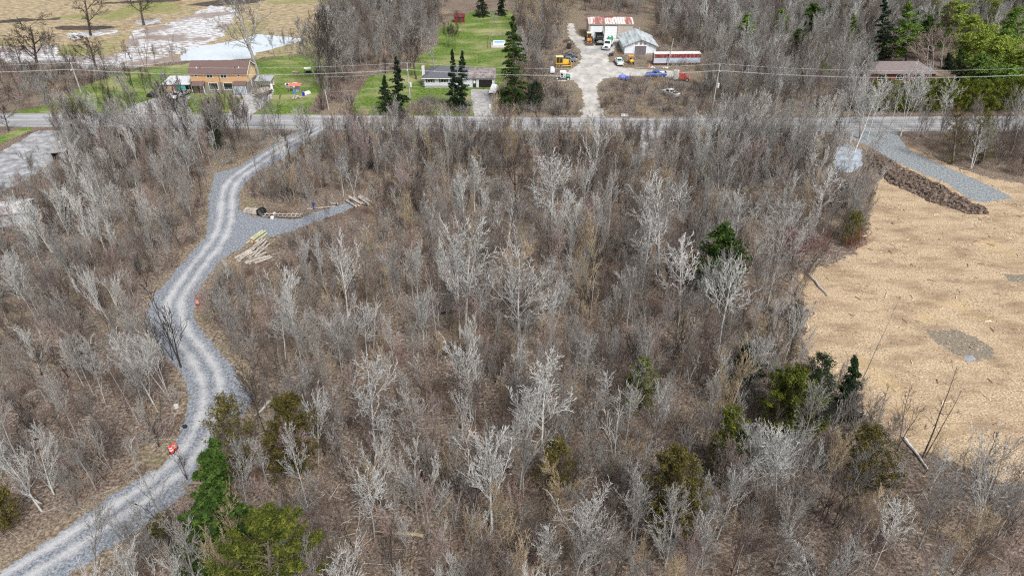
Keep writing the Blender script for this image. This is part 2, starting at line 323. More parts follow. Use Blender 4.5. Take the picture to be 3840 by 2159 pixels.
lane_r = [(838, 322), (773, 358), (723, 393), (641, 436), (621, 455), (601, 487), (600, 530), (640, 545), (742, 552), (880, 506), (890, 522), (760, 572), (690, 595), (650, 600), (606, 625), (555, 655), (494, 737), (488, 796), (510, 836), (579, 914), (603, 958), (645, 1000), (615, 1040), (549, 1090), (510, 1150), (471, 1238), (343, 1336), (172, 1448), (120, 1520)]
lane_c = [(-20, 1480), (100, 1410), (265, 1305), (385, 1222), (466, 1150), (512, 1075), (532, 1010), (528, 950), (496, 890), (455, 840), (437, 790), (445, 745), (500, 665), (550, 600), (568, 545), (572, 487), (592, 450), (640, 415), (700, 375), (760, 345), (800, 325)]
LANE = W(lane_l+lane_r)
M_LANE = track_mat(M_GRAVEL, 'rutted_gravel', (.95,), .6, (.48, .48, .48), .75)
sheet('gravel_lane', LANE, .020, .3, M_LANE, .9, line=smooth(W(lane_c), 5))
strip = W([(2130, 331), (2256, 331), (2262, 345), (2283, 376), (2359, 411), (2461, 455), (2550, 498), (2476, 510), (2436, 500), (2380, 460), (2308, 432), (2237, 399), (2186, 368), (2140, 352)])
sheet('gravel_strip', strip, .020, .4, M_GRAVELB, .9)
fieldp = W([(2290, 372), (2360, 402), (2460, 440), (2600, 470), (2900, 560), (2900, 1330), (2640, 1270), (2575, 1235), (2480, 1190), (2400, 1160), (2300, 1130), (2200, 1060), (2100, 960), (2040, 910), (2020, 850), (2035, 790), (2025, 750), (2005, 700), (2060, 675), (2150, 640), (2185, 600), (2190, 520), (2200, 470), (2225, 440)])
sheet('chip_field', fieldp, .006, .8, M_STRAW, 2.2)
sheet('wet_patch', W([(2330, 830), (2400, 828), (2425, 838), (2450, 845), (2490, 870), (2500, 900), (2440, 905), (2400, 890), (2350, 858)]), .010, .5, M_WET, 1.2)
sheet('wet_patch', W([(2520, 690), (2620, 690), (2620, 715), (2540, 708)]), .010, .5, M_WET, 1.2)
sheet('puddle_water', W([(2425, 895), (2445, 893), (2455, 903), (2440, 912), (2424, 907)]), .016, .3, mat('puddle', [(.25, .27, .3), (.3, .32, .35)], scale=.5, rough=.15, spec=.8, coord='pos', fuzz=(.3, 1)), .4)
sheet('pond_water', W([(2100, 372), (2135, 364), (2165, 378), (2168, 420), (2130, 436), (2095, 432)]), .018, .6, mat('ditch_water', [(.22, .26, .3), (.42, .47, .52)], scale=.6, rough=.2, spec=.7, coord='pos', fuzz=(1.6, .4)), 1)
# soil berm along the gravel strip
berm = W([(2185, 392), (2215, 396), (2255, 418), (2300, 440), (2370, 474), (2425, 506), (2475, 524), (2482, 536), (2445, 538), (2372, 514), (2330, 500), (2285, 476), (2235, 456), (2200, 425)])
def bh(px, py, ed):
    e = np.clip(ed, 0, 2.2)/2.2
    n_ = np.sin(px*3.1+np.sin(py*2.3)*2)*np.cos(py*3.7+np.sin(px*1.9)*2)
    return e*(.5+.5*n_+NR.uniform(-.3, .4, len(px)))
sheet('soil_berm', berm, .01, .35, M_SOIL, .2, hfun=bh)

# ------------------------------------------------------------------ bare trees: branch skeletons
def rot_about(d, ax, a): return Matrix.Rotation(a, 3, ax) @ d
def grow(rs, segs, p, d, ln, r, lev, par, top):
    """one limb: a bent chain of segments that throws off thinner ones"""
    n = par['n'][min(lev, len(par['n'])-1)]; step = ln/n; q = Vector(p); dd = Vector(d).normalized(); pr = r
    rend = r*par.get('taper', .35) if lev else r*.22
    for i in range(n):
        wob = par['wob'][min(lev, len(par['wob'])-1)]
        dd = (dd+Vector((rs.uniform(-wob, wob), rs.uniform(-wob, wob), rs.uniform(-wob, wob)+par['up'][min(lev, len(par['up'])-1)]))).normalized()
        q2 = q+dd*step; r2 = r+(rend-r)*(i+1)/n
        r2 = max(r2, top['rmin']); segs.append((tuple(q), tuple(q2), max(pr, top['rmin']), r2, lev))
        if lev < par['depth']:
            t = (i+1)/n; st = par['start'][min(lev, len(par['start'])-1)]
            if t > st:
                k = par['kids'][min(lev, len(par['kids'])-1)]
                cnt = int(k)+(rs.random() < k-int(k))
                for _ in range(cnt):
                    ax = dd.orthogonal().normalized(); ax = rot_about(ax, dd, rs.uniform(0, 6.283))
                    an = par['ang'][min(lev, len(par['ang'])-1)]*rs.uniform(.7, 1.3)
                    cd = rot_about(dd, ax, an)
                    f = par['len'][min(lev, len(par['len'])-1)]*rs.uniform(.6, 1.15)
                    if lev == 0: f *= (1.25-.75*(t-st)/(1-st)) if par.get('cone', 1) else 1
                    base = q+(q2-q)*rs.random()
                    grow(rs, segs, base, cd, ln*f if lev else top['h']*f, max(pr*par['rr'], top['rmin']), lev+1, par, top)
        q, pr = q2, r2
def seg_mesh(name, segs, m, sides):
    if not segs: segs = [((0, 0, 0), (0, 0, .01), .01, .01, 0)]
    a = np.array([s_[0] for s_ in segs]); b = np.array([s_[1] for s_ in segs]); r0 = np.array([s_[2] for s_ in segs]); r1 = np.array([s_[3] for s_ in segs])
    d = b-a; d /= (np.linalg.norm(d, axis=1, keepdims=True)+1e-9)
    ref = np.where(np.abs(d[:, 2:3]) > .9, np.array([[1., 0, 0]]), np.array([[0, 0, 1.]]))
    u = np.cross(d, ref); u /= np.linalg.norm(u, axis=1, keepdims=True); v = np.cross(d, u)
    V = []
    for c, r in ((a, r0), (b, r1)):
        for i in range(sides):
            t = 2*math.pi*i/sides; V.append(c+(u*math.cos(t)+v*math.sin(t))*r[:, None])
    V = np.stack(V, 1).reshape(-1, 3); k = np.arange(len(segs))[:, None]*2*sides
    F = np.concatenate([k+np.array([[i, (i+1) % sides, sides+(i+1) % sides, sides+i]]) for i in range(sides)], 0)
    me = np_mesh(name, V, F, m); me.polygons.foreach_set('use_smooth', [True]*len(F)); return me
PAR = dict(
    vase=dict(depth=4, n=[7, 8, 5, 4, 2], wob=[.04, .06, .09, .14, .2], up=[.02, .07, .06, .04, .02], start=[.3, .15, .15, .25], kids=[2.3, 1.2, .95, .55], ang=[.4, .42, .5, .6], len=[.5, .36, .36, .4], rr=.48),
    slender=dict(depth=4, n=[14, 5, 4, 3, 2], wob=[.03, .09, .14, .2, .2], up=[.03, .1, .06, .02, 0], start=[.4, .2, .2, .25], kids=[2.9, 1.25, .95, .6], ang=[.66, .5, .55, .6], len=[.28, .42, .42, .45], rr=.42),
    wide=dict(depth=4, n=[5, 7, 5, 4, 3], wob=[.07, .17, .2, .22, .25], up=[.02, .05, .03, .02, 0], start=[.2, .15, .15, .2], kids=[2.4, 1.3, 1.2, 1.1], ang=[.8, .7, .65, .65], len=[.48, .48, .45, .45], rr=.5),
    round=dict(depth=4, n=[4, 6, 5, 4, 3], wob=[.05, .07, .1, .15, .2], up=[.02, .07, .06, .04, .02], start=[.1, .15, .15, .2], kids=[2.5, 1.4, 1.1, .7], ang=[.6, .42, .45, .5], len=[.52, .45, .42, .42], rr=.42),
    sapling=dict(depth=2, n=[8, 4, 3], wob=[.06, .1, .2], up=[.03, .12, .03], start=[.35, .3], kids=[1.8, 1.2], ang=[.5, .5], len=[.24, .45], rr=.45),
    snag=dict(depth=2, n=[8, 4, 3], wob=[.05, .2, .25], up=[.03, .06, 0], start=[.4, .3], kids=[1.4, 1.], ang=[.8, .7], len=[.2, .5], rr=.4),
)
TREES = {}     # kind -> list of (trunk segments, crown segments, height)
def tree_skel(kind, seed, h0=12., r0=.14, rmin=.016, stems=1):
    rs = random.Random(seed); segs = []
    for s_ in range(stems):
        d = Vector((rs.uniform(-.05, .05), rs.uniform(-.05, .05), 1)) if stems == 1 else Vector((rs.uniform(-.28, .28), rs.uniform(-.28, .28), 1))
        grow(rs, segs, (0 if stems == 1 else rs.uniform(-.15, .15), 0 if stems == 1 else rs.uniform(-.15, .15), -.1), d, h0*rs.uniform(.72, .86) if kind in ('vase', 'round', 'wide') else h0, r0, 0, PAR[kind], dict(h=h0, rmin=rmin))
    zm = max(q[1][2] for q in segs)
    return [q for q in segs if q[4] == 0], [q for q in segs if q[4] > 0], zm
KINDS = dict(vase=[tree_skel('vase', 11+i, r0=.13) for i in range(6)]+[tree_skel('vase', 51, r0=.13, stems=2)],
             slender=[tree_skel('slender', 21+i, r0=.11) for i in range(6)]+[tree_skel('slender', 37, r0=.09, stems=3)],
             wide=[tree_skel('wide', 31+i, r0=.28, rmin=.018) for i in range(4)],
             round=[tree_skel('round', 41+i, r0=.15) for i in range(3)],
             snag=[tree_skel('snag', 61+i, r0=.11) for i in range(2)],
             sapling=[tree_skel('sapling', 71+i, h0=6, r0=.05, rmin=.014, stems=1+i) for i in range(3)])
_mc = {}
def tree_meshes(kind, v, tone, ttone=None):
    k = (kind, v, tone, ttone)
    if k not in _mc:
        t, c, h = KINDS[kind][v]
        _mc[k] = (seg_mesh('trunk', t, BK[ttone or tone], 6), seg_mesh('crown', c, BK[tone], 3), h)
    return _mc[k]
BOOK = []
def bare_tree(x, y, h, kind, tone, ttone=None, lean=0., lean_y=0., name='bare_tree', v=None, wide=1., book=True, spin=None):
    v = R.randrange(len(KINDS[kind])) if v is None else v
    tm, cm, h0 = tree_meshes(kind, v, tone, ttone); s_ = h/h0
    root = empty(name, (x, y, 0)); a = R.uniform(0, 6.28) if spin is None else spin
    root.rotation_euler = (lean_y, lean, 0)
    for nm, me in (('trunk', tm), ('crown', cm)):
        o = mesh_obj(nm, me, root); o.rotation_euler = (0, 0, a); o.scale = (s_*wide, s_*wide, s_)
    if book: BOOK.append((root, kind, tone, h, S(x, y)))
    return root
def lean_for(xb, yb, xt, yt):
    """height and sideways lean that carry a tree from its foot to its tip in the photo"""
    X, Y = P(xb, yb); h = HT(xb, yb, yt); r = ray(xt, yt); X2 = r[0]*Y/r[1]
    return X, Y, h, math.atan2(X2-X, h)
HERO = [ # foot x, y, tip x, y, kind, tone, width
 (1183, 1058, 1180, 848, 'vase', 'pale', 1.15), (1300, 898, 1297, 606, 'slender', 'pale', 1.4), (1157, 850, 1146, 538, 'vase', 'pale', 1.), (1169, 838, 1192, 545, 'slender', 'pale', 1.35),
 (1237, 1329, 1232, 1062, 'vase', 'pale', 1.2), (1656, 690, 1672, 425, 'vase', 'pale', 1.5), (1707, 808, 1730, 588, 'slender', 'pale', 1.3), (1766, 780, 1790, 640, 'slender', 'pale', 1.), (1806, 886, 1850, 650, 'slender', 'pale', 1.4),
 (1837, 670, 1862, 460, 'vase', 'pale', 1.3), (1798, 556, 1812, 370, 'vase', 'grey', 1.3), (1924, 788, 1988, 488, 'slender', 'grey', 1.2), (2046, 583, 2095, 420, 'slender', 'pale', 1.1), (1991, 453, 2012, 340, 'slender', 'pale', 1.1),
 (1611, 749, 1634, 532, 'slender', 'pale', 1.2), (1436, 650, 1442, 500, 'vase', 'pale', 1.), (1387, 595, 1392, 372, 'slender', 'pale', 1.5), (1434, 655, 1456, 500, 'vase', 'grey', 1.), (1403, 800, 1410, 680, 'vase', 'pale', 1.),
 (923, 903, 908, 762, 'slender', 'pale', 1.2), (718, 903, 705, 772, 'slender', 'pale', 1.3), (875, 788, 845, 582, 'vase', 'pale', 1.1), (923, 753, 905, 592, 'vase', 'grey', 1.), (990, 745, 958, 625, 'vase', 'pale', .9),
 (864, 493, 856, 388, 'slender', 'pale', 1.1), (891, 493, 888, 395, 'sapling', 'pale', 1.), (1056, 571, 1040, 414, 'wide', 'dark', .6), (1300, 532, 1291, 390, 'wide', 'dark', .8), (1194, 532, 1188, 388, 'slender', 'pale', 1.3),
 (945, 1158, 915, 895, 'slender', 'pale', 1.2), (801, 1174, 812, 951, 'vase', 'pale', .8), (1056, 1166, 1033, 975, 'slender', 'grey', 1.2), (1307, 1230, 1338, 990, 'vase', 'pale', .9), (1358, 1170, 1390, 892, 'slender', 'pale', 1.3),
 (901, 1321, 893, 1262, 'snag', 'pale', 1.5), (1474, 1440, 1473, 1205, 'vase', 'pale', 1.), (1010, 1500, 1008, 1408, 'vase', 'pale', .9), (1105, 1500, 1098, 1408, 'vase', 'pale', .9), (623, 1294, 613, 1133, 'vase', 'pale', .9),
 (453, 926, 414, 722, 'sapling', 'dark', 1.), (437, 905, 380, 775, 'sapling', 'dark', 1.), (416, 900, 378, 782, 'sapling', 'dark', .9), (414, 1338, 318, 1120, 'sapling', 'grey', 1.), (240, 1432, 226, 1248, 'vase', 'grey', .8), (667, 1086, 594, 910, 'slender', 'dark', .8),
 (472, 1205, 440, 1128, 'sapling', 'dark', 1.), (350, 1065, 255, 925, 'snag', 'ochre', .8), (372, 1058, 312, 905, 'slender', 'grey', .9),
 (1867, 998, 1926, 828, 'vase', 'pale', .9), (1732, 964, 1752, 862, 'sapling', 'pale', 1.), (1787, 1008, 1800, 914, 'sapling', 'pale', 1.1), (1648, 1133, 1664, 945, 'vase', 'pale', .8), (1588, 1040, 1612, 900, 'slender', 'pale', .8), (1951, 1278, 1958, 1068, 'slender', 'pale', 1.3), (1905, 1275, 1925, 1070, 'slender', 'pale', 1.),
 (1585, 1380, 1590, 1180, 'vase', 'grey', .9), (2150, 992, 2248, 738, 'snag', 'grey', .6), (2318, 1155, 2392, 888, 'snag', 'brown', .8), (2326, 1150, 2430, 965, 'snag', 'brown', .9), (2260, 1130, 2280, 975, 'sapling', 'brown', 1.), (2205, 1075, 2190, 985, 'sapling', 'brown', 1.6),
 (2440, 1390, 2540, 1050, 'vase', 'pale', .8), (2452, 1250, 2512, 1065, 'sapling', 'brown', 1.), (2515, 1290, 2600, 1150, 'slender', 'brown', 1.), (2038, 1470, 2035, 1325, 'round', 'pale', 1.2), (1990, 905, 2012, 745, 'slender', 'brown', .8),
 (2200, 470, 2240, 395, 'sapling', 'pale', 1.), (2443, 425, 2478, 328, 'sapling', 'pale', 1.2), (2180, 352, 2232, 178, 'slender', 'pale', .9), (2205, 345, 2252, 200, 'slender', 'grey', .9), (2165, 350, 2205, 165, 'sapling', 'grey', 1.), (2228, 350, 2262, 215, 'sapling', 'pale', 1.), (2135, 372, 2190, 185, 'slender', 'pale', .8), (2265, 342, 2330, 150, 'slender', 'pale', .9), (2300, 350, 2330, 240, 'sapling', 'grey', 1.), (2445, 345, 2470, 235, 'slender', 'grey', .9), (2525, 350, 2560, 210, 'slender', 'grey', 1.1), (2545, 380, 2590, 220, 'slender', 'pale', 1.), (2118, 345, 2172, 150, 'slender', 'pale', 1.2), (2365, 340, 2395, 190, 'slender', 'pale', 1.2), (2150, 380, 2230, 200, 'slender', 'pale', 1.3),
 # roadside and the house lots
 (447, 286, 398, 175, 'wide', 'grey', .8), (566, 259, 562, 226, 'wide', 'dark', .8), (650, 186, 590, -60, 'wide', 'grey', .95), (98, 178, 52, 34, 'wide', 'dark', 1.25), (243, 176, 215, 78, 'wide', 'dark', 1.4), (228, 90, 205, -60, 'wide', 'dark', 1.), (362, 64, 352, -50, 'wide', 'dark', 1.3),
 (320, 171, 311, 95, 'slender', 'brown', .9), (369, 186, 345, 70, 'sapling', 'brown', 1.), (413, 160, 402, 108, 'sapling', 'brown', 1.), (690, 141, 676, 70, 'vase', 'brown', .9), (22, 330, 2, 262, 'wide', 'dark', .9), (835, 238, 808, -10, 'slender', 'dark', 1.), (812, 238, 792, 20, 'slender', 'dark', .8),
 (1047, 200, 1030, 70, 'wide', 'dark', .8), (1092, 172, 1080, 60, 'wide', 'grey', .8), (1128, 118, 1124, 50, 'slender', 'dark', .9), (1144, 124, 1140, 52, 'slender', 'dark', .9), (1166, 84, 1150, 18, 'vase', 'brown', 1.), (1245, 66, 1242, 20, 'wide', 'grey', .8), (1325, 216, 1300, 60, 'wide', 'grey', .8), (1416, 97, 1420, 0, 'wide', 'ochre', .6),
 (1690, 246, 1700, 150, 'sapling', 'grey', 1.2), (2345, 172, 2350, 55, 'round', 'pink', 1.7), (2330, 175, 2330, 75, 'round', 'pink', 1.6), (2365, 168, 2375, 62, 'round', 'pink', 1.6), (800, 215, 770, 20, 'slender', 'grey', 1.2), (1566, 262, 1566, 200, 'vase', 'brown', .9), (1610, 246, 1612, 195, 'round', 'brown', .9),
]
for i, (xb, yb, xt, yt, kd, tn, wd) in enumerate(HERO):
    X, Y, h, ln = lean_for(xb, yb, xt, yt)
    bare_tree(X, Y, h, kd, tn, ttone='grey' if tn in ('pink', 'ochre') else None, lean=ln, wide=wd)

# areas kept open in the photo
CLEAR = [W(q) for q in (
    [(330, 1290), (470, 1020), (400, 900), (370, 780), (460, 650), (515, 540), (530, 430), (660, 370), (790, 325), (830, 325), (640, 440), (610, 500), (640, 520), (960, 490), (960, 530), (740, 580), (670, 590), (670, 690), (590, 690), (500, 760), (620, 900), (660, 1020), (560, 1100), (480, 1250), (350, 1350), (180, 1448), (-60, 1520), (-60, 1440)],)]
OPEN_D = [lane_l+lane_r, [(590, 690), (660, 580), (700, 580), (690, 680)], [(800, 500), (950, 490), (960, 530), (800, 535)],
          [(2040, 690), (2190, 600), (2215, 470), (2290, 380), (2600, 470), (2600, 1180), (2400, 1100), (2180, 960), (2050, 900), (2030, 790)],
          [(2148, 332), (2252, 330), (2550, 498), (2476, 510), (2186, 368)], [(-10, 340), (100, 330), (150, 370), (80, 430), (-10, 470)],
          [(470, 150), (640, 150), (690, 240), (470, 245)], [(1050, 165), (1250, 170), (1250, 290), (1050, 240)], [(1380, 290), (1370, 130), (1480, 35), (1600, 35), (1760, 130), (1760, 205), (1640, 290)],
          [(660, 160), (800, 140), (800, 285), (640, 285)], [(1100, 70), (1280, 40), (1280, 160), (1100, 170)], [(440, 90), (800, 80), (800, 140), (440, 160)], [(0, 60), (640, 60), (640, 150), (0, 150)], [(2100, 365), (2168, 365), (2165, 432), (2100, 432)]]
OPEN_D = [np.array(q, float) for q in OPEN_D]
OBB = [(q[:, 0].min(), q[:, 1].min(), q[:, 0].max(), q[:, 1].max()) for q in OPEN_D]
def in_open(x, y):
    for q, (x0, y0, x1, y1) in zip(OPEN_D, OBB):
        if x < x0 or x > x1 or y < y0 or y > y1: continue
        if poly_dist(np.array([x]), np.array([y]), q)[0] > 0: return True
    return False
def limit_h(X, Y, h, dens=.92):
    """cut a tree down until it leaves the open parts of the view open"""
    while h > 3.2:
        bad = any(in_open(*S(X, Y, h*k)) for k in (.45, .7, .95))
        if not bad: return h
        if R.random() > dens: return h
        h *= .72
    return h
GROUND_OPEN = [W([tuple(a) for a in q]) for q in OPEN_D[:6]]+[road, yardp, strip, fieldp, LANE, W(lawn1), W(lawn2)]
GO = [np.array(q) for q in GROUND_OPEN]
def free(X, Y, mg=1.2):
    for q in GO:
        if poly_dist(np.array([X]), np.array([Y]), q)[0] > -mg: return False
    return True
ZONES = [ # polygon in the photo, spacing m, height range, kinds, tones, (max tip row, or None), lean
 ('left', [(-250, 500), (100, 440), (200, 345), (640, 345), (540, 420), (520, 590), (440, 660), (370, 800), (460, 960), (440, 1120), (200, 1280), (-60, 1400), (-250, 1300)], 2.6, (5, 12), ['vase', 'slender', 'vase', 'slender', 'round'], ['grey', 'grey', 'pale', 'brown', 'pale', 'pink', 'grey'], None, -.05),
 ('middle', [(640, 440), (800, 350), (1600, 350), (1900, 350), (2190, 480), (2180, 610), (2040, 690), (2020, 800), (2040, 910), (2200, 1060), (2400, 1160), (2600, 1260), (2700, 1600), (100, 1600), (400, 1350), (540, 1130), (660, 1030), (500, 780), (560, 680), (700, 590), (960, 540), (800, 500), (640, 520)], 2.9, (5, 11.5), ['vase', 'slender', 'slender', 'vase', 'round', 'sapling'], ['grey', 'brown', 'pale', 'grey', 'pale', 'pink', 'grey', 'brown', 'grey', 'ochre'], None, .02),
 ('front', [(700, 345), (1600, 345), (1600, 420), (800, 430)], 2.6, (5, 9), ['round', 'vase', 'slender', 'slender'], ['brown', 'grey', 'ochre', 'pink', 'grey'], 235, 0),
 ('kerb', [(-80, 332), (740, 332), (700, 372), (-80, 372)], 2.3, (9, 14), ['slender', 'slender', 'sapling'], ['dark', 'brown', 'grey'], 165, -.1),
 ('rightrow', [(1690, 338), (2150, 338), (2085, 372), (2090, 440), (2190, 475), (1780, 480)], 2.6, (8, 13), ['slender', 'sapling', 'slender'], ['pale', 'grey', 'grey'], 165, .16),
 ('strip', [(2270, 340), (2680, 340), (2680, 460), (2480, 445), (2370, 400)], 2.3, (5, 10), ['slender', 'sapling', 'slender'], ['brown', 'grey', 'brown'], 215, .12),
 ('copse', [(820, 252), (780, 150), (820, 60), (870, -10), (1110, -20), (1120, 60), (1080, 120), (1030, 175), (900, 200)], 3.2, (8, 14), ['vase', 'slender', 'wide'], ['grey', 'brown', 'grey'], None, -.03),
 ('centre', [(1270, 290), (1290, 100), (1310, -20), (1440, -20), (1420, 100), (1350, 180), (1390, 220), (1450, 290)], 3.5, (7, 12), ['vase', 'wide', 'round'], ['grey', 'grey', 'brown', 'ochre'], None, 0),
 ('behind', [(1460, 30), (1460, -40), (1640, -40), (1620, 40)], 3.4, (8, 12), ['slender', 'vase'], ['brown', 'grey'], None, 0),
 ('backright', [(1640, 100), (1660, -60), (2800, -60), (2800, 60), (2170, 150), (2170, 290), (1850, 290), (1780, 240), (1800, 150)], 3.7, (8, 14), ['vase', 'slender', 'vase', 'round'], ['grey', 'pale', 'brown', 'grey', 'grey'], None, .05),
 ('plot', [(1520, 292), (1520, 215), (1660, 210), (1800, 215), (1880, 292)], 3.4, (3, 6.5), ['round', 'vase'], ['brown', 'brown', 'grey'], None, 0),
 ('marshedge', [(-80, 280), (-80, 175), (120, 175), (260, 190), (170, 232), (110, 268)], 3.4, (3.5, 7), ['round', 'vase'], ['pink', 'brown', 'grey'], None, 0),
 ('marshbank', [(-40, 178), (-40, 160), (200, 165), (330, 172), (470, 152), (470, 165), (300, 190), (120, 186)], 3.6, (5, 11), ['slender', 'vase', 'wide', 'sapling'], ['brown', 'dark', 'brown', 'grey'], 55, 0),
 ('lawnleft', [(120, 270), (190, 235), (400, 230), (420, 290)], 5., (8, 11), ['vase', 'slender'], ['grey', 'dark'], None, -.08),
]
cand = []
for zn, pl, sp, (h0, h1), kinds, tones, tip, lean in ZONES:
    poly = np.array(W(pl)); x0, y0 = poly.min(0); x1, y1 = poly.max(0)
    n = int((x1-x0)*(y1-y0)/(sp*sp)*1.6); xs = NR.uniform(x0, x1, n); ys = NR.uniform(y0, y1, n)
    k = poly_dist(xs, ys, poly) > 0; acc = []
    if zn != 'lawnleft':
        for q in GO: k &= poly_dist(xs, ys, q) < -1.2
    for X, Y in zip(xs[k], ys[k]):
        if any((X-a)**2+(Y-b)**2 < (sp*.72)**2 for a, b in acc[-400:]): continue
        if zn == 'lawnleft' and poly_dist(np.array([X]), np.array([Y]), GO[6])[0] > -1: continue
        sx, sy = S(X, Y)
        if sx < -160 or sx > 2740 or sy > 1700: continue
        acc.append((X, Y)); h = R.uniform(h0, h1)*R.uniform(.85, 1.1)
        if tip is not None:
            hm = HT(sx, sy, tip+R.uniform(0, 60)); h = min(h, hm)
        if zn == 'marshbank': pass
        elif zn not in ('rightrow', 'kerb'): h = limit_h(X, Y, h)
        elif zn == 'rightrow' and in_open(*S(X, Y, h*.9)) and R.random() < .3: h *= .7
        if h < 2.2: continue
        cand.append((zn, X, Y, h, R.choice(kinds) if h > 3.8 else R.choice(['sapling', 'round']), R.choice(tones), lean+R.gauss(0, .05)))
# the ones that show largest become things, the rest one mass
def size_seen(c):
    sx, sy = S(c[1], c[2], c[3]*.6)
    if sx < 0 or sx > 2575 or sy < 0 or sy > 1448: return 0
    a, b = S(c[1], c[2]), S(c[1], c[2], c[3]); return math.hypot(a[0]-b[0], a[1]-b[1])
cand.sort(key=size_seen, reverse=True)
NIND = 300-len(HERO)
for c in cand[:NIND]:
    zn, X, Y, h, kd, tn, ln = c
    bare_tree(X, Y, h, kd, tn, ttone='grey' if tn in ('pink', 'ochre') else None, lean=ln, lean_y=R.gauss(0, .04), wide=R.uniform(.7, 1.05))
REST = cand[NIND:]

# ------------------------------------------------------------------ massed growth (one object each, instanced)
def scatter(name, protos, pts, label, cat):
    """pts: (x, y, z, rx, ry, rz, sxy, sz, index)"""
    col = bpy.data.collections.new(name+'_kinds')
    for i, me in enumerate(protos):
        o = bpy.data.objects.new('%s_kind_%02d' % (name, i), me); col.objects.link(o)
    a = np.array(pts, dtype=np.float32)
    me = bpy.data.meshes.new(name); me.vertices.add(len(a)); me.vertices.foreach_set('co', a[:, :3].ravel())
    for nm, ty, dat in (('rot', 'FLOAT_VECTOR', a[:, 3:6]), ('scl', 'FLOAT_VECTOR', a[:, [6, 6, 7]])):
        at = me.attributes.new(nm, ty, 'POINT'); at.data.foreach_set('vector', np.ascontiguousarray(dat).ravel())
    at = me.attributes.new('idx', 'INT', 'POINT'); at.data.foreach_set('value', a[:, 8].astype(np.int32))
    me.update(); o = mesh_obj(name, me); tag(o, label, cat, kind='stuff')
    ng = bpy.data.node_groups.new(name, 'GeometryNodeTree')
    ng.interface.new_socket('Geometry', in_out='INPUT', socket_type='NodeSocketGeometry'); ng.interface.new_socket('Geometry', in_out='OUTPUT', socket_type='NodeSocketGeometry')
    n, l = ng.nodes, ng.links; gi = n.new('NodeGroupInput'); go = n.new('NodeGroupOutput')
    ci = n.new('GeometryNodeCollectionInfo'); ci.inputs[0].default_value = col; ci.inputs[1].default_value = True; ci.inputs[2].default_value = True
    ip = n.new('GeometryNodeInstanceOnPoints'); l.new(gi.outputs[0], ip.inputs['Points']); l.new(ci.outputs[0], ip.inputs['Instance']); ip.inputs['Pick Instance'].default_value = True
    def na(nm, ty):
        q = n.new('GeometryNodeInputNamedAttribute'); q.data_type = ty; q.inputs[0].default_value = nm; return [s_ for s_ in q.outputs if s_.enabled][0]
    l.new(na('idx', 'INT'), ip.inputs['Instance Index']); l.new(na('scl', 'FLOAT_VECTOR'), ip.inputs['Scale']); l.new(na('rot', 'FLOAT_VECTOR'), ip.inputs['Rotation'])
    l.new(ip.outputs[0], go.inputs[0])
    md = o.modifiers.new('scatter', 'NODES'); md.node_group = ng
    return o
def joined(kind, v, tone, ttone=None):
    t, c, h = KINDS[kind][v]; me = seg_mesh('growth', t+c, BK[tone], 3); return me, h
protos = []; hs = []; pk = {}
for kd in ('vase', 'slender', 'wide', 'round', 'sapling'):
    for tn in ('grey', 'pale', 'brown', 'dark', 'pink', 'ochre'):
        for v in range(2 if kd != 'wide' else 1):
            me, h = joined(kd, v, tn); pk.setdefault((kd, tn), []).append(len(protos)); protos.append(me); hs.append(h)
pts = []
for zn, X, Y, h, kd, tn, ln in REST:
    i = R.choice(pk[(kd, tn)]); s_ = h/hs[i]; pts.append((X, Y, 0, R.gauss(0, .04), ln, R.uniform(0, 6.28), s_*R.uniform(.7, 1.05), s_, i))
scatter('far_trees', protos, pts, 'leafless grey and brown woodland filling in behind the nearer trees', 'woodland')
# understory: saplings, thickets and thin whips between the trees
def thicket(seed, tone, n=20, h=2.5, sp=1.1, rmin=.013):
    rs = random.Random(seed); segs = []
    for _ in range(n):
        p = Vector((rs.gauss(0, sp*.35), rs.gauss(0, sp*.35), -.05)); d = Vector((p.x*.45+rs.gauss(0, .3), p.y*.45+rs.gauss(0, .3), 1)).normalized(); ln = h*rs.uniform(.5, 1.05)
        for k in range(5):
            q = p+d*ln/5; segs.append((tuple(p), tuple(q), max(rmin, .022-.002*k), rmin, 1))
            if k > 0:
                for _ in range(2):
                    e = (d+Vector((rs.gauss(0, .7), rs.gauss(0, .7), rs.gauss(.1, .4)))).normalized(); segs.append((tuple(q), tuple(q+e*ln*.22*rs.uniform(.5, 1.2)), rmin, rmin*.8, 2))
            d = (d+Vector((rs.gauss(0, .16), rs.gauss(0, .16), 0))).normalized(); p = q
    return seg_mesh('thicket', segs, BK[tone], 3)
tp = [thicket(100+i, tn) for i, tn in enumerate(['grey', 'grey', 'brown', 'brown', 'grey', 'pink', 'pink', 'dark', 'ochre', 'grey', 'red'])]
sapp = []
for tn in ('grey', 'dark', 'dark', 'brown'):
    for v in range(3): sapp.append(joined('sapling', v, tn)[0])
allp = tp+sapp; pts = []
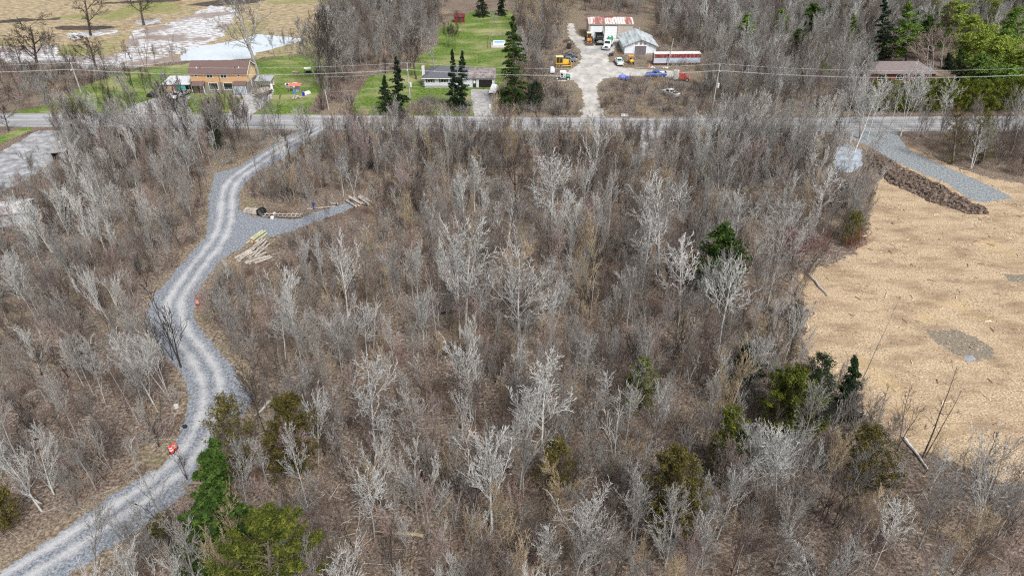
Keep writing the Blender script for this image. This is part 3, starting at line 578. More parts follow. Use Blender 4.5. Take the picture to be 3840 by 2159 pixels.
UZ = [([(-250, 500), (100, 440), (200, 335), (760, 335), (560, 420), (520, 590), (440, 660), (370, 800), (460, 960), (440, 1120), (200, 1280), (-60, 1400), (-250, 1300)], 1.9, .8),
      (ZONES[1][1], 1.75, .9), (ZONES[4][1], 1.7, 1.), (ZONES[2][1], 1.5, 1.), (ZONES[5][1], 1.4, .8), (ZONES[6][1], 2.2, 1.), (ZONES[7][1], 2., 1.), (ZONES[9][1], 2.4, 1.), (ZONES[8][1], 2.2, 1.), (ZONES[10][1], 2.1, .7),
      ([(-120, 275), (-120, 165), (120, 168), (330, 180), (260, 200), (170, 232), (110, 268)], 1.5, 1.1), ([(1340, 290), (1300, 180), (1395, 100), (1400, 160), (1380, 200), (1450, 230), (1460, 290)], 1.6, 1.), ([(640, 128), (700, 102), (800, 92), (810, 135), (700, 142)], 1.6, .6), ([(790, 290), (800, 250), (860, 235), (900, 235), (880, 290)], 1.7, .9), ([(340, 128), (470, 122), (470, 140), (380, 146)], 1.8, .5)]
for pl, sp, hk in UZ:
    poly = np.array(W(pl)); x0, y0 = poly.min(0); x1, y1 = poly.max(0); n = int((x1-x0)*(y1-y0)/(sp*sp))
    xs = NR.uniform(x0, x1, n); ys = NR.uniform(y0, y1, n); k = poly_dist(xs, ys, poly) > 0; xs, ys = xs[k], ys[k]
    cl_ = np.sin(xs*.21+np.sin(ys*.17)*2)*np.sin(ys*.19+np.sin(xs*.13)*2)
    k = NR.rand(len(xs)) < .56+.5*cl_; xs, ys, cl_ = xs[k], ys[k], cl_[k]
    k = np.ones(len(xs), bool)
    for q in GO[:11]: k &= poly_dist(xs, ys, q) < -.9
    for X, Y, c_ in zip(xs[k], ys[k], cl_[k]):
        sx, sy = S(X, Y)
        if sx < -80 or sx > 2660 or sy > 1560: continue
        sap = R.random() < .3; s_ = hk*R.uniform(.6, 1.25)*(1.+.25*c_)
        if in_open(*S(X, Y, (5 if sap else 2.2)*s_)) and R.random() < .85: s_ *= .45
        i = (len(tp)+R.randrange(len(sapp))) if sap else R.randrange(len(tp)-1)
        pts.append((X, Y, 0, R.gauss(0, .1), R.gauss(0, .1), R.uniform(0, 6.28), s_*R.uniform(.8, 1.4), s_, i))
for pl, n, hh in (([(1505, 294), (1510, 215), (1600, 196), (1720, 200), (1850, 225), (1880, 292)], 330, .7), ([(1640, 300), (1470, 300), (1470, 292), (1700, 292)], 0, .3), ([(1310, 230), (1330, 165), (1395, 118), (1440, 100), (1452, 150), (1425, 175), (1395, 200)], 130, .45), ([(1560, 130), (1640, 135), (1640, 172), (1560, 168)], 60, .35), ([(1620, 90), (1700, 80), (1800, 110), (1790, 180), (1700, 178), (1640, 128)], 170, .9), ([(600, 262), (470, 262), (470, 240), (600, 240)], 14, .4), ([(1010, 290), (1080, 290), (1180, 290), (1180, 262), (1060, 255)], 90, .8), ([(1250, 292), (1250, 235), (1330, 220), (1400, 215), (1450, 290)], 130, 1.)):
    q = np.array(W(pl)); x0, y0 = q.min(0); x1, y1 = q.max(0); c_ = 0
    while c_ < n:
        X, Y = R.uniform(x0, x1), R.uniform(y0, y1)
        if poly_dist(np.array([X]), np.array([Y]), q)[0] < 0: continue
        c_ += 1; s_ = hh*R.uniform(.5, 1.2); pts.append((X, Y, 0, 0, 0, R.uniform(0, 6.28), s_*1.3, s_, R.randrange(len(tp)-1)))
for cx, cy, n in ((2000, 620, 26), (1950, 210, 0), (2150, 610, 4), (1985, 400, 8)):
    X0, Y0 = P(cx, cy)
    for _ in range(n): pts.append((X0+R.gauss(0, 1.6), Y0+R.gauss(0, 1.6), 0, 0, 0, R.uniform(0, 6.28), 1., 1.1, 10))
scatter('undergrowth', allp, pts, 'tangled leafless brush and thin saplings covering the forest floor', 'undergrowth')
print('trees', len(cand)+len(HERO), 'undergrowth', len(pts))
# fallen sticks in the woods and chips on the cleared field
st = []
for i in range(6):
    m_ = MB(); rs = random.Random(i); a = Vector((-.5, 0, 0))
    for k in range(4):
        b = a+Vector((.25, rs.uniform(-.05, .05), rs.uniform(-.01, .01))); m_.tube(a, b, .5*.02, .5*.016, 4, False); a = b
    me = m_.build('stick', BK[['pale', 'grey', 'brown', 'dark', 'pale', 'grey'][i]], link=False).data; st.append(me)
pts = []
poly = np.array(W(ZONES[1][1]+[])); polyl = np.array(W(UZ[0][0]))
for q, n in ((poly, 4200), (polyl, 2200)):
    x0, y0 = q.min(0); x1, y1 = q.max(0); xs = NR.uniform(x0, x1, n*2); ys = NR.uniform(y0, y1, n*2); k = poly_dist(xs, ys, q) > 0
    for g_ in (road, LANE, fieldp, strip): k &= poly_dist(xs, ys, np.array(g_)) < -.2
    for X, Y in list(zip(xs[k], ys[k]))[:n]:
        l_ = R.uniform(.6, 3.2); pts.append((X, Y, .05, 0, R.uniform(-.06, .06), R.uniform(0, 6.28), l_, l_, R.randrange(6)))
scatter('fallen_sticks', st, pts, 'fallen sticks and limbs strewn over the brown forest floor', 'sticks')
pts = []; q = np.array(fieldp); M_CHIP = mat('wood_chips', [(.4, .3, .19), (.66, .56, .42)], scale=5, rnd=.25); M_CHIPD = mat('bark_chips', [(.16, .1, .065), (.3, .2, .13)], scale=5, rnd=.2)
ch = []
for i in range(5):
    m_ = MB(); rs = random.Random(i+9); m_.box(-.5, .5, -.07, .07, -.02, .05, .1, .03)
    for v_ in range(8): m_.v[v_] = tuple(c+rs.uniform(-.03, .03) for c in m_.v[v_])
    ch.append(m_.build('chip', M_CHIP if i < 3 else M_CHIPD, link=False).data)
x0, y0 = q.min(0); x1, y1 = q.max(0); n = 60000; xs = NR.uniform(x0, x1, n); ys = NR.uniform(y0, y1, n); k = poly_dist(xs, ys, q) > -.8
for g_ in (strip, berm): k &= poly_dist(xs, ys, np.array(g_)) < 0
sxs = [S(a, b) for a, b in zip(xs, ys)]
for X, Y, kk, (sx, sy) in zip(xs, ys, k, sxs):
    if not kk or sx > 2600 or sy > 1500: continue
    l_ = R.choice([.14, .18, .22, .28, .36]); cl_ = math.sin(X*.5+math.sin(Y*.4)*2)*math.sin(Y*.6)
    if R.random() > .5+.6*cl_: continue
    pts.append((X, Y, .03, R.uniform(-.2, .2), R.uniform(-.25, .25), R.gauss(.15, .9), l_, l_, R.randrange(5)))
for _ in range(150):
    i = R.randrange(len(pts)); a = pts[i]; l_ = R.uniform(.6, 1.3); pts.append((a[0], a[1], .06, 0, R.uniform(-.03, .03), R.uniform(0, 6.28), l_*.9, l_*.9, R.randrange(5)))
scatter('wood_chips', ch, pts, 'pale shredded wood chips and splinters over the cleared field', 'wood chips')

cl_m = [MB().blob((0, 0, 0), (.5, .4, .35), i, .3, 8, 5, False).build('clod', M_SOIL, link=False).data for i in range(4)]
pts = []; q = np.array(berm); x0, y0 = q.min(0); x1, y1 = q.max(0); xs = NR.uniform(x0, x1, 2600); ys = NR.uniform(y0, y1, 2600); k = poly_dist(xs, ys, q) > -.6
for X, Y in zip(xs[k], ys[k]): s_ = R.uniform(.2, 1.1)**1.6; pts.append((X, Y, R.uniform(.05, .7) if poly_dist(np.array([X]), np.array([Y]), q)[0] > .8 else .05, 0, 0, R.uniform(0, 6), s_, s_, R.randrange(4)))
scatter('soil_clods', cl_m, pts, 'dark clods and rubble of turned soil along the gravel strip', 'soil clods')

# ------------------------------------------------------------------ conifers
def leaves(name, C, size, m, rs, flat=.0, updn=None):
    n = len(C); a = rs.normal(size=(n, 3)); a[:, 2] *= (1-flat); a /= np.linalg.norm(a, axis=1, keepdims=True)
    b = rs.normal(size=(n, 3)); b[:, 2] *= (1-flat); b -= (b*a).sum(1, keepdims=True)*a; b /= np.linalg.norm(b, axis=1, keepdims=True)
    s_ = size[:, None]; V = np.stack([C-a*s_, C+b*s_*.42, C+a*s_, C-b*s_*.42], 1).reshape(-1, 3)
    return np_mesh(name, V, np.arange(4*n).reshape(n, 4), m)
def conifer_mesh(kind, seed, h, rad, lf, n=9000):
    """foliage gathered on boughs, so the outline is ragged and gaps show"""
    rs = np.random.RandomState(seed); C = []; sz = []; bough = []
    if kind == 'spruce':
        nb = 120; z = h*(.05+.93*np.linspace(0, 1, nb)**1.05)
        for zz in z:
            t = (zz-h*.05)/(h*.95); rr = rad*max(.04, (1-t)**.68)*rs.uniform(.5, 1.15); a = rs.uniform(0, 6.283)
            droop = -.22*rr*rs.uniform(.5, 1.4)+(.3*t)
            p0 = np.array([0, 0, zz]); p1 = np.array([math.cos(a)*rr, math.sin(a)*rr, zz+droop]); bough.append((p0, p1))
            k = int(n/nb*(.35+1.3*rr/rad)); u = rs.beta(1.6, 1.1, k); c = p0+(p1-p0)*u[:, None]; side = np.array([-math.sin(a), math.cos(a), 0])
            wdt = .24*rr*(1-u)+.13; c = c+side*(rs.normal(size=k)*wdt*.6)[:, None]; c[:, 2] += rs.normal(size=k)*.1-.1*np.abs(rs.normal(size=k)); C.append(c); sz.append(rs.uniform(.07, .19, k)*(.8+.03*h))
    elif kind == 'pine':
        nb = 90; z = h*(.12+.86*rs.rand(nb)); z.sort()
        for zz in z:
            t = (zz/h-.2)/.8; rr = rad*(math.sin(math.pi*min(1, .25+.75*t))**.7)*rs.uniform(.55, 1.15)*(1-.35*t); a = rs.uniform(0, 6.283)
            p0 = np.array([0, 0, zz]); p1 = np.array([math.cos(a)*rr, math.sin(a)*rr, zz+rr*rs.uniform(.02, .3)]); bough.append((p0, p1))
            k = int(n/nb); u = .35+.7*rs.rand(k); c = p0+(p1-p0)*u[:, None]; side = np.array([-math.sin(a), math.cos(a), 0])
            cl = rs.normal(size=(9, 3))*np.array([.55, .55, .14])*rr*.32; c = c+cl[rs.randint(0, 9, k)]*u[:, None]+rs.normal(size=(k, 3))*np.array([.22, .22, .1]); C.append(c); sz.append(rs.uniform(.16, .32, k))
    else:   # cedar: upswept plumes filling an egg-shaped crown
        nb = 115
        for _ in range(nb):
            t = rs.rand()**.85; zz = h*(.08+.9*t); rr = rad*math.sqrt(max(0.02, 1-(max(0, t-.25)/.76)**2))*rs.uniform(.45, 1.2)*(.75+.25*min(1, t/.2)); a = rs.uniform(0, 6.283)
            p0 = np.array([0, 0, max(.2, zz-rr*.6)]); p1 = np.array([math.cos(a)*rr, math.sin(a)*rr, zz+.1]); bough.append((p0, p1))
            k = int(n/nb); u = rs.beta(2.6, .9, k); c = p0+(p1-p0)*u[:, None]; c = c+rs.normal(size=(k, 3))*np.array([.17, .17, .22])*(.55+.2*rad/1.5); C.append(c); sz.append(rs.uniform(.06, .15, k)*(.8+.07*rad))
    C = np.concatenate(C); sz = np.concatenate(sz); C[:, 2] = np.maximum(C[:, 2], .15)
    segs = [((0, 0, -.1), (0, 0, h*.96), .02*h+.04, .02, 0)]+[(tuple(a), tuple(a+(b-a)*.9), .035, .012, 1) for a, b in bough]
    return leaves('crown', C, sz, LF[lf], rs, .45 if kind == 'pine' else .2), seg_mesh('trunk', segs, BK['brown'], 5)
CON = {}
def conifer(x, y, h, rad, kind, lf, name, label, cat, seed=0, n=9000, lean=0., group=None, h0=None):
    """meshes are kept per look, so further trees of the same kind are scaled copies"""
    key = (kind, lf, seed)
    if key not in CON: CON[key] = conifer_mesh(kind, seed, h, rad, lf, n)+((h, rad),)
    cm, tm, (hh, rr) = CON[key]; root = empty(name, (x, y, 0), 0, label, cat, group); root.rotation_euler = (0, lean, 0); a = R.uniform(0, 6.28)
    for nm, me in (('trunk', tm), ('crown', cm)):
        o = mesh_obj(nm, me, root); o.rotation_euler = (0, 0, a); o.scale = (rad/rr, rad/rr, h/hh)
    return root
CF = [ # foot, tip, radius m, kind, leaf, name, n, label
 (550, 1405, 535, 1098, 4.3, 'spruce', 'spruce', 'spruce_tree', 42000, 'big bright green spruce standing right of the gravel lane at lower left'),
 (690, 1560, 668, 1290, 4.4, 'cedar', 'cedarg', 'cedar_tree', 42000, 'large olive green cedar in front of the big spruce at the bottom edge'),
 (598, 1192, 560, 990, 2.6, 'cedar', 'bronze', 'cedar_tree', 8000, 'thin bronze cedar between the gravel lane and the big spruce'),
 (735, 1195, 725, 990, 2.8, 'cedar', 'bronze', 'cedar_tree', 20000, 'dense bronze green cedar in the woods right of the lane bend'),
 (1292, 275, 1290, 38, 5.0, 'spruce', 'spruce', 'spruce_tree', 20000, 'tallest pointed green spruce, beside the open garage of the grey bungalow'),
 (1142, 276, 1137, 124, 2.3, 'spruce', 'dark', 'spruce_tree', 10000, 'left one of two dark spruces grown together before the grey bungalow'),
 (1162, 276, 1162, 127, 2.3, 'spruce', 'dark', 'spruce_tree', 10000, 'right one of two dark spruces grown together before the grey bungalow'),
 (1005, 290, 996, 142, 3.2, 'spruce', 'dark', 'spruce_tree', 12000, 'dark spruce on the lawn left of the utility pole with the transformer'),
 (970, 285, 966, 190, 2.6, 'spruce', 'dark', 'spruce_tree', 8000, 'shorter dark spruce crowding the left side of the taller lawn spruce'),
 (1348, 275, 1345, 205, 2.6, 'cedar', 'dark', 'cedar_tree', 9000, 'low dark green cedar between the tall spruce and the dirt driveway'),
 (1812, 740, 1822, 560, 3.6, 'pine', 'spruce', 'pine_tree', 9000, 'lone green pine with ragged tufts in the middle of the bare woods'),
 (1995, 1085, 2005, 925, 3.7, 'cedar', 'cedarg', 'cedar_tree', 30000, 'broad bright green cedar at the corner of the chipped field'),
 (2052, 1085, 2072, 880, 2.2, 'cedar', 'dark', 'cedar_tree', 6500, 'dark narrow cedar behind the broad bright green cedar'),
 (2128, 1045, 2150, 892, 1.9, 'spruce', 'dark', 'cedar_tree', 6000, 'small dark leaning cedar standing alone at the field edge'),
 (2188, 1225, 2198, 1070, 3.2, 'cedar', 'bronze', 'cedar_tree', 9000, 'loose olive cedar below the field edge near the lone dark cedar'),
 (1838, 1205, 1848, 1018, 2.2, 'cedar', 'cedarg', 'cedar_tree', 14000, 'olive cedar left of the broad bright green cedar'),
 (1700, 1340, 1700, 1130, 3.1, 'cedar', 'bronze', 'cedar_tree', 20000, 'orange tinged green cedar in the lower woods right of centre'),
 (1395, 1225, 1400, 1105, 2.1, 'cedar', 'bronze', 'cedar_tree', 7000, 'small bronze cedar half hidden in the lower middle woods'),
 (1612, 1030, 1618, 905, 2.1, 'cedar', 'cedarg', 'cedar_tree', 7000, 'small dark green cedar behind slim trunks in the centre woods'),
 (1880, 985, 1888, 868, 2.2, 'cedar', 'dark', 'cedar_tree', 8000, 'dark green cedar behind the pale leaning tree left of the field'),
 (1988, 905, 2008, 752, 1.3, 'cedar', 'bronze', 'cedar_tree', 1800, 'sparse bronze cedar with a bare lower stem on the left field edge'),
 (1823, 348, 1823, 298, 1.1, 'cedar', 'dark', 'cedar_tree', 4500, 'small dark cedar at the near side of the road before the machinery plot'),
 (2395, 412, 2412, 262, 2.7, 'cedar', 'bronze', 'cedar_tree', 5000, 'left one of two brownish cedars right of the gravel strip'),
 (2462, 410, 2482, 268, 2.7, 'cedar', 'cedar', 'cedar_tree', 5000, 'right one of two brownish cedars right of the gravel strip'),
 (533, 330, 520, 246, 2.3, 'cedar', 'bronze', 'cedar_tree', 6000, 'bronze cedar at the roadside before the brown roofed house'),
 (546, 378, 536, 285, 1.5, 'cedar', 'dark', 'cedar_tree', 5000, 'dark scruffy cedar just below the bronze roadside cedar'),
 (186, 372, 180, 312, 1.3, 'cedar', 'dark', 'cedar_tree', 5000, 'small dark cedar between the grey hut and the road'),
 (2140, 615, 2152, 528, 2.3, 'cedar', 'cedar', 'cedar_tree', 4200, 'olive cedar at the upper left corner of the chipped field'),
 (2112, 520, 2122, 458, 1.5, 'cedar', 'dark', 'cedar_tree', 6000, 'dark cedar above the olive cedar near the soil berm'),
 (2, 1330, -4, 1222, 1.5, 'cedar', 'bronze', 'cedar_tree', 7000, 'bronze cedar cut by the left edge of the photo'),
 (405, 1345, 400, 1300, 1.2, 'cedar', 'cedar', 'cedar_tree', 2600, 'low sprawling cedar at the left foot of the big spruce'),
 (1212, 42, 1210, -20, 3.4, 'spruce', 'dark', 'spruce_tree', 9000, 'dark spruce on the far end of the bungalow lawn'),
 (1262, 40, 1260, -24, 2.4, 'spruce', 'dark', 'spruce_tree', 9000, 'dark spruce cut by the top edge right of the lawn spruce'),
 (1878, 152, 1878, 32, 3., 'pine', 'pine', 'pine_tree', 8000, 'slim yellow green pine in the woods right of the semi trailer'),
 (2048, 105, 2045, 5, 4.6, 'pine', 'spruce', 'pine_tree', 10000, 'dull green pine left of the narrow pointed pine in the back woods'),
 (2148, 140, 2146, 28, 3.3, 'spruce', 'pine', 'pine_tree', 9000, 'pointed mid green pine with a dark right side left of the dark spruce'),
 (2218, 155, 2225, -12, 4.5, 'spruce', 'dark', 'spruce_tree', 15000, 'tall dark spruce behind the left end of the brick bungalow'),
 (2278, 160, 2286, 0, 4.6, 'pine', 'pine', 'pine_tree', 14000, 'layered green pine right of the tall dark spruce'),
 (2150, 20, 2150, -60, 3., 'spruce', 'dark', 'spruce_tree', 8000, 'dark spruce cut by the top edge above the pointed pine'),
 (2330, 60, 2335, -30, 5.2, 'pine', 'lime', 'pine_tree', 14000, 'far lime pine above the round reddish maple'),
 (2400, 110, 2400, -5, 6.2, 'pine', 'lime', 'pine_tree', 18000, 'tall lime green pine behind the reddish maple'),
 (2455, 160, 2440, 25, 6.2, 'pine', 'lime', 'pine_tree', 18000, 'lime green pine directly right of the reddish maple'),
 (2520, 200, 2510, 80, 6.8, 'pine', 'lime', 'pine_tree', 20000, 'broad yellow green pine above the right end of the cedar hedge'),
 (2420, 205, 2415, 115, 3.2, 'spruce', 'spruce', 'spruce_tree', 9000, 'pointed green spruce before the lime pines'),
 (2475, 215, 2470, 130, 4.8, 'pine', 'pine', 'pine_tree', 14000, 'mid green pine just behind the cedar hedge'),
 (2560, 120, 2560, 10, 5.6, 'pine', 'pine', 'pine_tree', 14000, 'green pine at the far right edge in the back woods'),
 (2490, 70, 2480, -20, 5.4, 'pine', 'lime', 'pine_tree', 14000, 'pale lime pine near the top right corner'),
 (2575, 215, 2570, 118, 4.6, 'pine', 'lime', 'pine_tree', 14000, 'yellow green pine against the grey sided house at the right edge'),
 (1970, 120, 1965, 20, 3.4, 'pine', 'pine', 'pine_tree', 10000, 'green pine above the left back lawn right of the slim yellow pine'),
 (2180, 60, 2185, -20, 4.2, 'spruce', 'dark', 'spruce_tree', 10000, 'dark spruce just left of the tall dark spruce at the top edge'),
 (2425, 60, 2425, -30, 5.2, 'pine', 'lime', 'pine_tree', 12000, 'lime pine at the top edge behind the tall lime green pine'),
 (2480, 130, 2478, 60, 5.0, 'pine', 'lime', 'pine_tree', 12000, 'lime pine filling between the two broad lime pines'),
 (2530, 150, 2530, 70, 4.6, 'pine', 'pine', 'pine_tree', 12000, 'green pine above the broad yellow green pine at right'),
 (2315, 110, 2312, 20, 4.0, 'pine', 'spruce', 'pine_tree', 11000, 'deep green pine squeezed between the layered pine and the maple'),
 (2340, 150, 2338, 30, 4.5, 'pine', 'spruce', 'pine_tree', 11000, 'deep green pine directly behind the reddish maple crown'),
 (2010, 175, 2008, 70, 3.6, 'pine', 'spruce', 'pine_tree', 9000, 'deep green pine standing left of the reddish brown thicket'),
 (2190, 170, 2188, 90, 3.6, 'spruce', 'dark', 'spruce_tree', 10000, 'dark spruce at the left end of the brick bungalow'),
 (2545, 60, 2545, -40, 5.2, 'pine', 'spruce', 'pine_tree', 12000, 'deep green pine cut by the top right corner'),
 (2390, 175, 2385, 130, 2.4, 'spruce', 'dark', 'spruce_tree', 8000, 'short dark spruce right behind the brick bungalow roof'),
 (2545, 240, 2540, 160, 4.0, 'pine', 'pine', 'pine_tree', 12000, 'green pine behind the right end of the cedar row'),
 (2250, 60, 2250, -30, 4.4, 'pine', 'spruce', 'pine_tree', 10000, 'deep green pine above the layered green pine'),
 (2100, 60, 2100, -20, 3.6, 'pine', 'spruce', 'pine_tree', 9000, 'deep green pine between the dull pine and the pointed pine'),
 (2020, 70, 2022, -10, 2.6, 'pine', 'pine', 'pine_tree', 5000, 'small far green pine near the top left of the evergreens'),
]
for i, (xb, yb, xt, yt, rad, kd, lf, nm, n, lab) in enumerate(CF):
    X, Y, h, ln = lean_for(xb, yb, xt, yt)
    conifer(X, Y, h, rad, kd, lf, nm, lab, nm.split('_')[0], seed=200+i, n=n, lean=ln)
ncd = 15
for i in range(ncd):   # clipped row of cedars along the road, right
    X, Y = P(2180+i*27.5, 279+R.uniform(-1.5, 1.5)); h = HT(2180+i*27.5, 279, 196+R.uniform(-7, 8)+max(0, (3-i)*3))
    conifer(X, Y, h, 2.6, 'cedar', 'hedge', 'hedge_cedar', 'olive green cedar %s the clipped roadside row at right' % (['at the left end of', 'second in', 'third from the left in', 'fourth from the left in', 'fifth from the left in', 'sixth from the left in', 'seventh from the left in', 'in the middle of', 'seventh from the right in', 'sixth from the right in', 'fifth from the right in', 'fourth from the right in', 'third from the right in', 'second from the right in', 'at the right end of'][i],), 'cedar', seed=300+i % 3, n=15000, group='cedars in the roadside row')

# ------------------------------------------------------------------ buildings
def gx(n, *cols): return paint(n, *cols)
M_SIDE = mat('tan_siding', [(.47, .28, .14), (.56, .35, .19)], scale=.8, stretch=(.2, 1, 6)); M_GABLE = mat('lit_gable_siding', [(.66, .48, .26), (.74, .55, .31)], scale=1, stretch=(.2, .2, 6))  # gable siding paler than the front: light from the right put into its colour
M_BRICKG = mat('brown_brick', [(.17, .14, .125), (.3, .26, .23)], scale=7, detail=6); M_SHIN = mat('brown_shingles', [(.1, .065, .06), (.17, .115, .105)], scale=5, detail=7)
M_SHING = mat('grey_shingles', [(.07, .072, .085), (.14, .14, .16)], scale=5, detail=7); M_WHITE = paint('white_trim', (.75, .75, .74)); M_GLASS = mat('dark_glass', [(.01, .012, .014), (.03, .035, .04)], scale=.8, rough=.12, spec=.6)
M_PALES = mat('pale_siding', [(.5, .53, .56), (.6, .62, .65)], scale=1, stretch=(.2, .2, 5)); M_FOUND = mat('block_base', [(.25, .24, .23), (.38, .36, .35)], scale=3)
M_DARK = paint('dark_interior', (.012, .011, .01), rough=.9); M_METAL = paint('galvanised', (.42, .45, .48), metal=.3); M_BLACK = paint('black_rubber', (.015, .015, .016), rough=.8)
M_RED = paint('faded_red', (.42, .06, .045)); M_PLY = mat('weathered_plywood', [(.34, .22, .16), (.48, .34, .27)], scale=2); M_TEAL = paint('teal_tarp', (.06, .33, .28)); M_WOOD = mat('grey_timber', [(.2, .17, .14), (.4, .36, .31)], scale=4, stretch=(1, 1, .2))
M_BEIGE = mat('beige_steel', [(.4, .35, .3), (.46, .41, .35)], scale=6, stretch=(1, 1, .02)); M_RUST = mat('rusty_roof', [(.62, .59, .57), (.68, .64, .61), (.36, .16, .14), (.28, .1, .085)], scale=.75, detail=5, stretch=(.9, .12, .12), lohi=(.38, .62)); M_ROOFW = mat('weathered_metal_roof', [(.2, .235, .245), (.38, .42, .43), (.52, .55, .56)], scale=.9, detail=7, stretch=(1.4, .25, .25))
def place(parent, o, x=0, y=0, z=0): o.location = (x, y, z); return o
def window(parent, x, y, z, w_, h, face='y', label=None, mull=1):
    """frame proud of the wall with a pane in it; face y = toward the camera side (-y)"""
    f = MB(); t = .1
    bars = [(-w_/2-t, -w_/2, -t, h+t), (w_/2, w_/2+t, -t, h+t), (-w_/2, w_/2, -t, 0), (-w_/2, w_/2, h, h+t)]
    for k in range(mull): c = -w_/2+w_*(k+1)/(mull+1); bars.append((c-.03, c+.03, 0, h))
    for a, b, c, d in bars: f.box(a, b, -.07, .02, c, d)
    fo = f.build('window', M_WHITE, parent, label=label); place(parent, fo, x, y, z)
    if face == 'x': fo.rotation_euler = (0, 0, math.pi/2)
    MB().box(-w_/2, w_/2, -.02, .015, 0, h).build('pane', M_GLASS, fo); return fo
def gable_walls(m_, w_, d, e, r, axis='x', z0=0):
    """walls with the ridge along x (axis x) or y; origin at the front left corner"""
    if axis == 'x': m_.add([(0, 0, z0), (w_, 0, z0), (w_, d, z0), (0, d, z0), (0, 0, e), (w_, 0, e), (w_, d, e), (0, d, e), (0, d/2, r), (w_, d/2, r)], [(0, 1, 5, 4), (2, 3, 7, 6), (1, 2, 6, 9, 5), (3, 0, 4, 8, 7), (3, 2, 1, 0)])
    else: m_.add([(0, 0, z0), (w_, 0, z0), (w_, d, z0), (0, d, z0), (0, 0, e), (w_, 0, e), (w_, d, e), (0, d, e), (w_/2, 0, r), (w_/2, d, r)], [(0, 1, 5, 8, 4), (2, 3, 7, 9, 6), (1, 2, 6, 5), (3, 0, 4, 7), (3, 2, 1, 0)])
    return m_
def gable_roof(w_, d, e, r, ov=.45, th=.14, axis='x'):
    m_ = MB(); half = (d if axis == 'x' else w_)/2; sl_ = (r-e)/half; ze = e-ov*sl_
    for s_ in (0, 1):
        a = -ov if s_ == 0 else half*2+ov; pts = [(a, ze+.02), (half, r+.02), (half, r+.02+th), (a, ze+.02+th)]
        if axis == 'x': vs = [(-ov, p, q) for p, q in pts]+[(w_+ov, p, q) for p, q in pts]
        else: vs = [(p, -ov, q) for p, q in pts]+[(p, d+ov, q) for p, q in pts]
        m_.add(vs, [(0, 1, 2, 3), (7, 6, 5, 4), (0, 4, 5, 1), (1, 5, 6, 2), (2, 6, 7, 3), (3, 7, 4, 0)])
    return m_
def yaw_of(a, b): return math.atan2(b[1]-a[1], b[0]-a[0])
# house with the brown roof
A, B = P(476, 183.5, 5.3), P(617, 183.2, 5.3); W1 = math.hypot(B[0]-A[0], B[1]-A[1])
h1 = empty('brown_roofed_house', (A[0], A[1], 0), yaw_of(A, B), 'two storey semi-detached house with tan siding, brick ground floor and brown shingle roof', 'house')
gable_walls(MB(), W1, 7.2, 5.3, 7.3, z0=2.75).build('upper_wall', M_SIDE, h1)
MB().box(.03, W1-.03, .03, 7.17, 0, 2.74).build('brick_wall', M_BRICKG, h1)
ge = MB(); ge.add([(W1+.015, 0, 2.75), (W1+.015, 7.2, 2.75), (W1+.015, 7.2, 5.3), (W1+.015, 3.6, 7.28), (W1+.015, 0, 5.3), (W1+.002, 0, 2.75), (W1+.002, 7.2, 2.75), (W1+.002, 7.2, 5.3), (W1+.002, 3.6, 7.28), (W1+.002, 0, 5.3)], [(0, 1, 2, 3, 4), (5, 9, 8, 7, 6), (0, 5, 6, 1), (0, 4, 9, 5), (1, 6, 7, 2), (4, 3, 8, 9), (3, 2, 7, 8)]).build('gable_wall', M_GABLE, h1)
rf = gable_roof(W1, 7.2, 5.3, 7.3, .5).build('roof', M_SHIN, h1)
for x, mm in ((1.6, M_WHITE), (2.5, M_DARK), (W1-2.9, M_DARK), (W1-1.9, M_WHITE)): MB().tube((x, 1.2, 5.95), (x, 1.2, 6.45), .14, .12, 8).build('roof_vent', mm, rf)
MB().box(W1+.42, W1+.53, -.55, 3.6, 5.0, 5.02).build('x', M_WHITE, rf) if 0 else None
for s_ in (-1, 1):
    q = MB(); y0 = 3.6+s_*4.1; q.add([(W1+.5, y0, 4.86), (W1+.5, 3.6, 7.16), (W1+.5, 3.6, 7.4), (W1+.5, y0, 5.1), (W1+.56, y0, 4.86), (W1+.56, 3.6, 7.16), (W1+.56, 3.6, 7.4), (W1+.56, y0, 5.1)], [(0, 1, 2, 3), (7, 6, 5, 4), (0, 4, 5, 1), (2, 6, 7, 3), (3, 7, 4, 0), (1, 5, 6, 2)]).build('barge_board', M_WHITE, rf)
for x, ww, hh in ((1.5, .55, .6), (5., 1.45, .9), (8.6, 1.45, .9), (W1-1.9, .55, .6)): window(h1, x, 0, 4.9-hh, ww, hh, mull=0 if ww < 1 else 1)
for x in (5.4, 9.2):
    window(h1, x, .0, 1.35, 2.2, 1.25, mull=0, label='wide picture window over two small panes'); window(h1, x, .0, .95, 2.2, .3, mull=1)
MB().box(7.35, 7.45, -.12, -.02, .1, 5.2).build('downpipe', M_SHIN, h1)
for x0, x1 in ((.2, 3.5), (W1-3.6, W1-.1)):
    MB().add([(x0, -1.7, 2.35), (x1, -1.7, 2.35), (x1, 0, 3.05), (x0, 0, 3.05), (x0, -1.7, 2.47), (x1, -1.7, 2.47), (x1, 0, 3.17), (x0, 0, 3.17)], [(0, 1, 2, 3), (7, 6, 5, 4), (0, 4, 5, 1), (1, 5, 6, 2), (2, 6, 7, 3), (3, 7, 4, 0)]).build('porch_roof', M_SHIN, h1)
    for xx in (x0+.1, x1-.1): MB().box(xx-.06, xx+.06, -1.6, -1.48, 0, 2.36).build('porch_post', M_WHITE, h1)
MB().box(1.2, 2.1, -.06, .02, .1, 2.1).build('door', paint('brown_door', (.12, .07, .05)), h1)
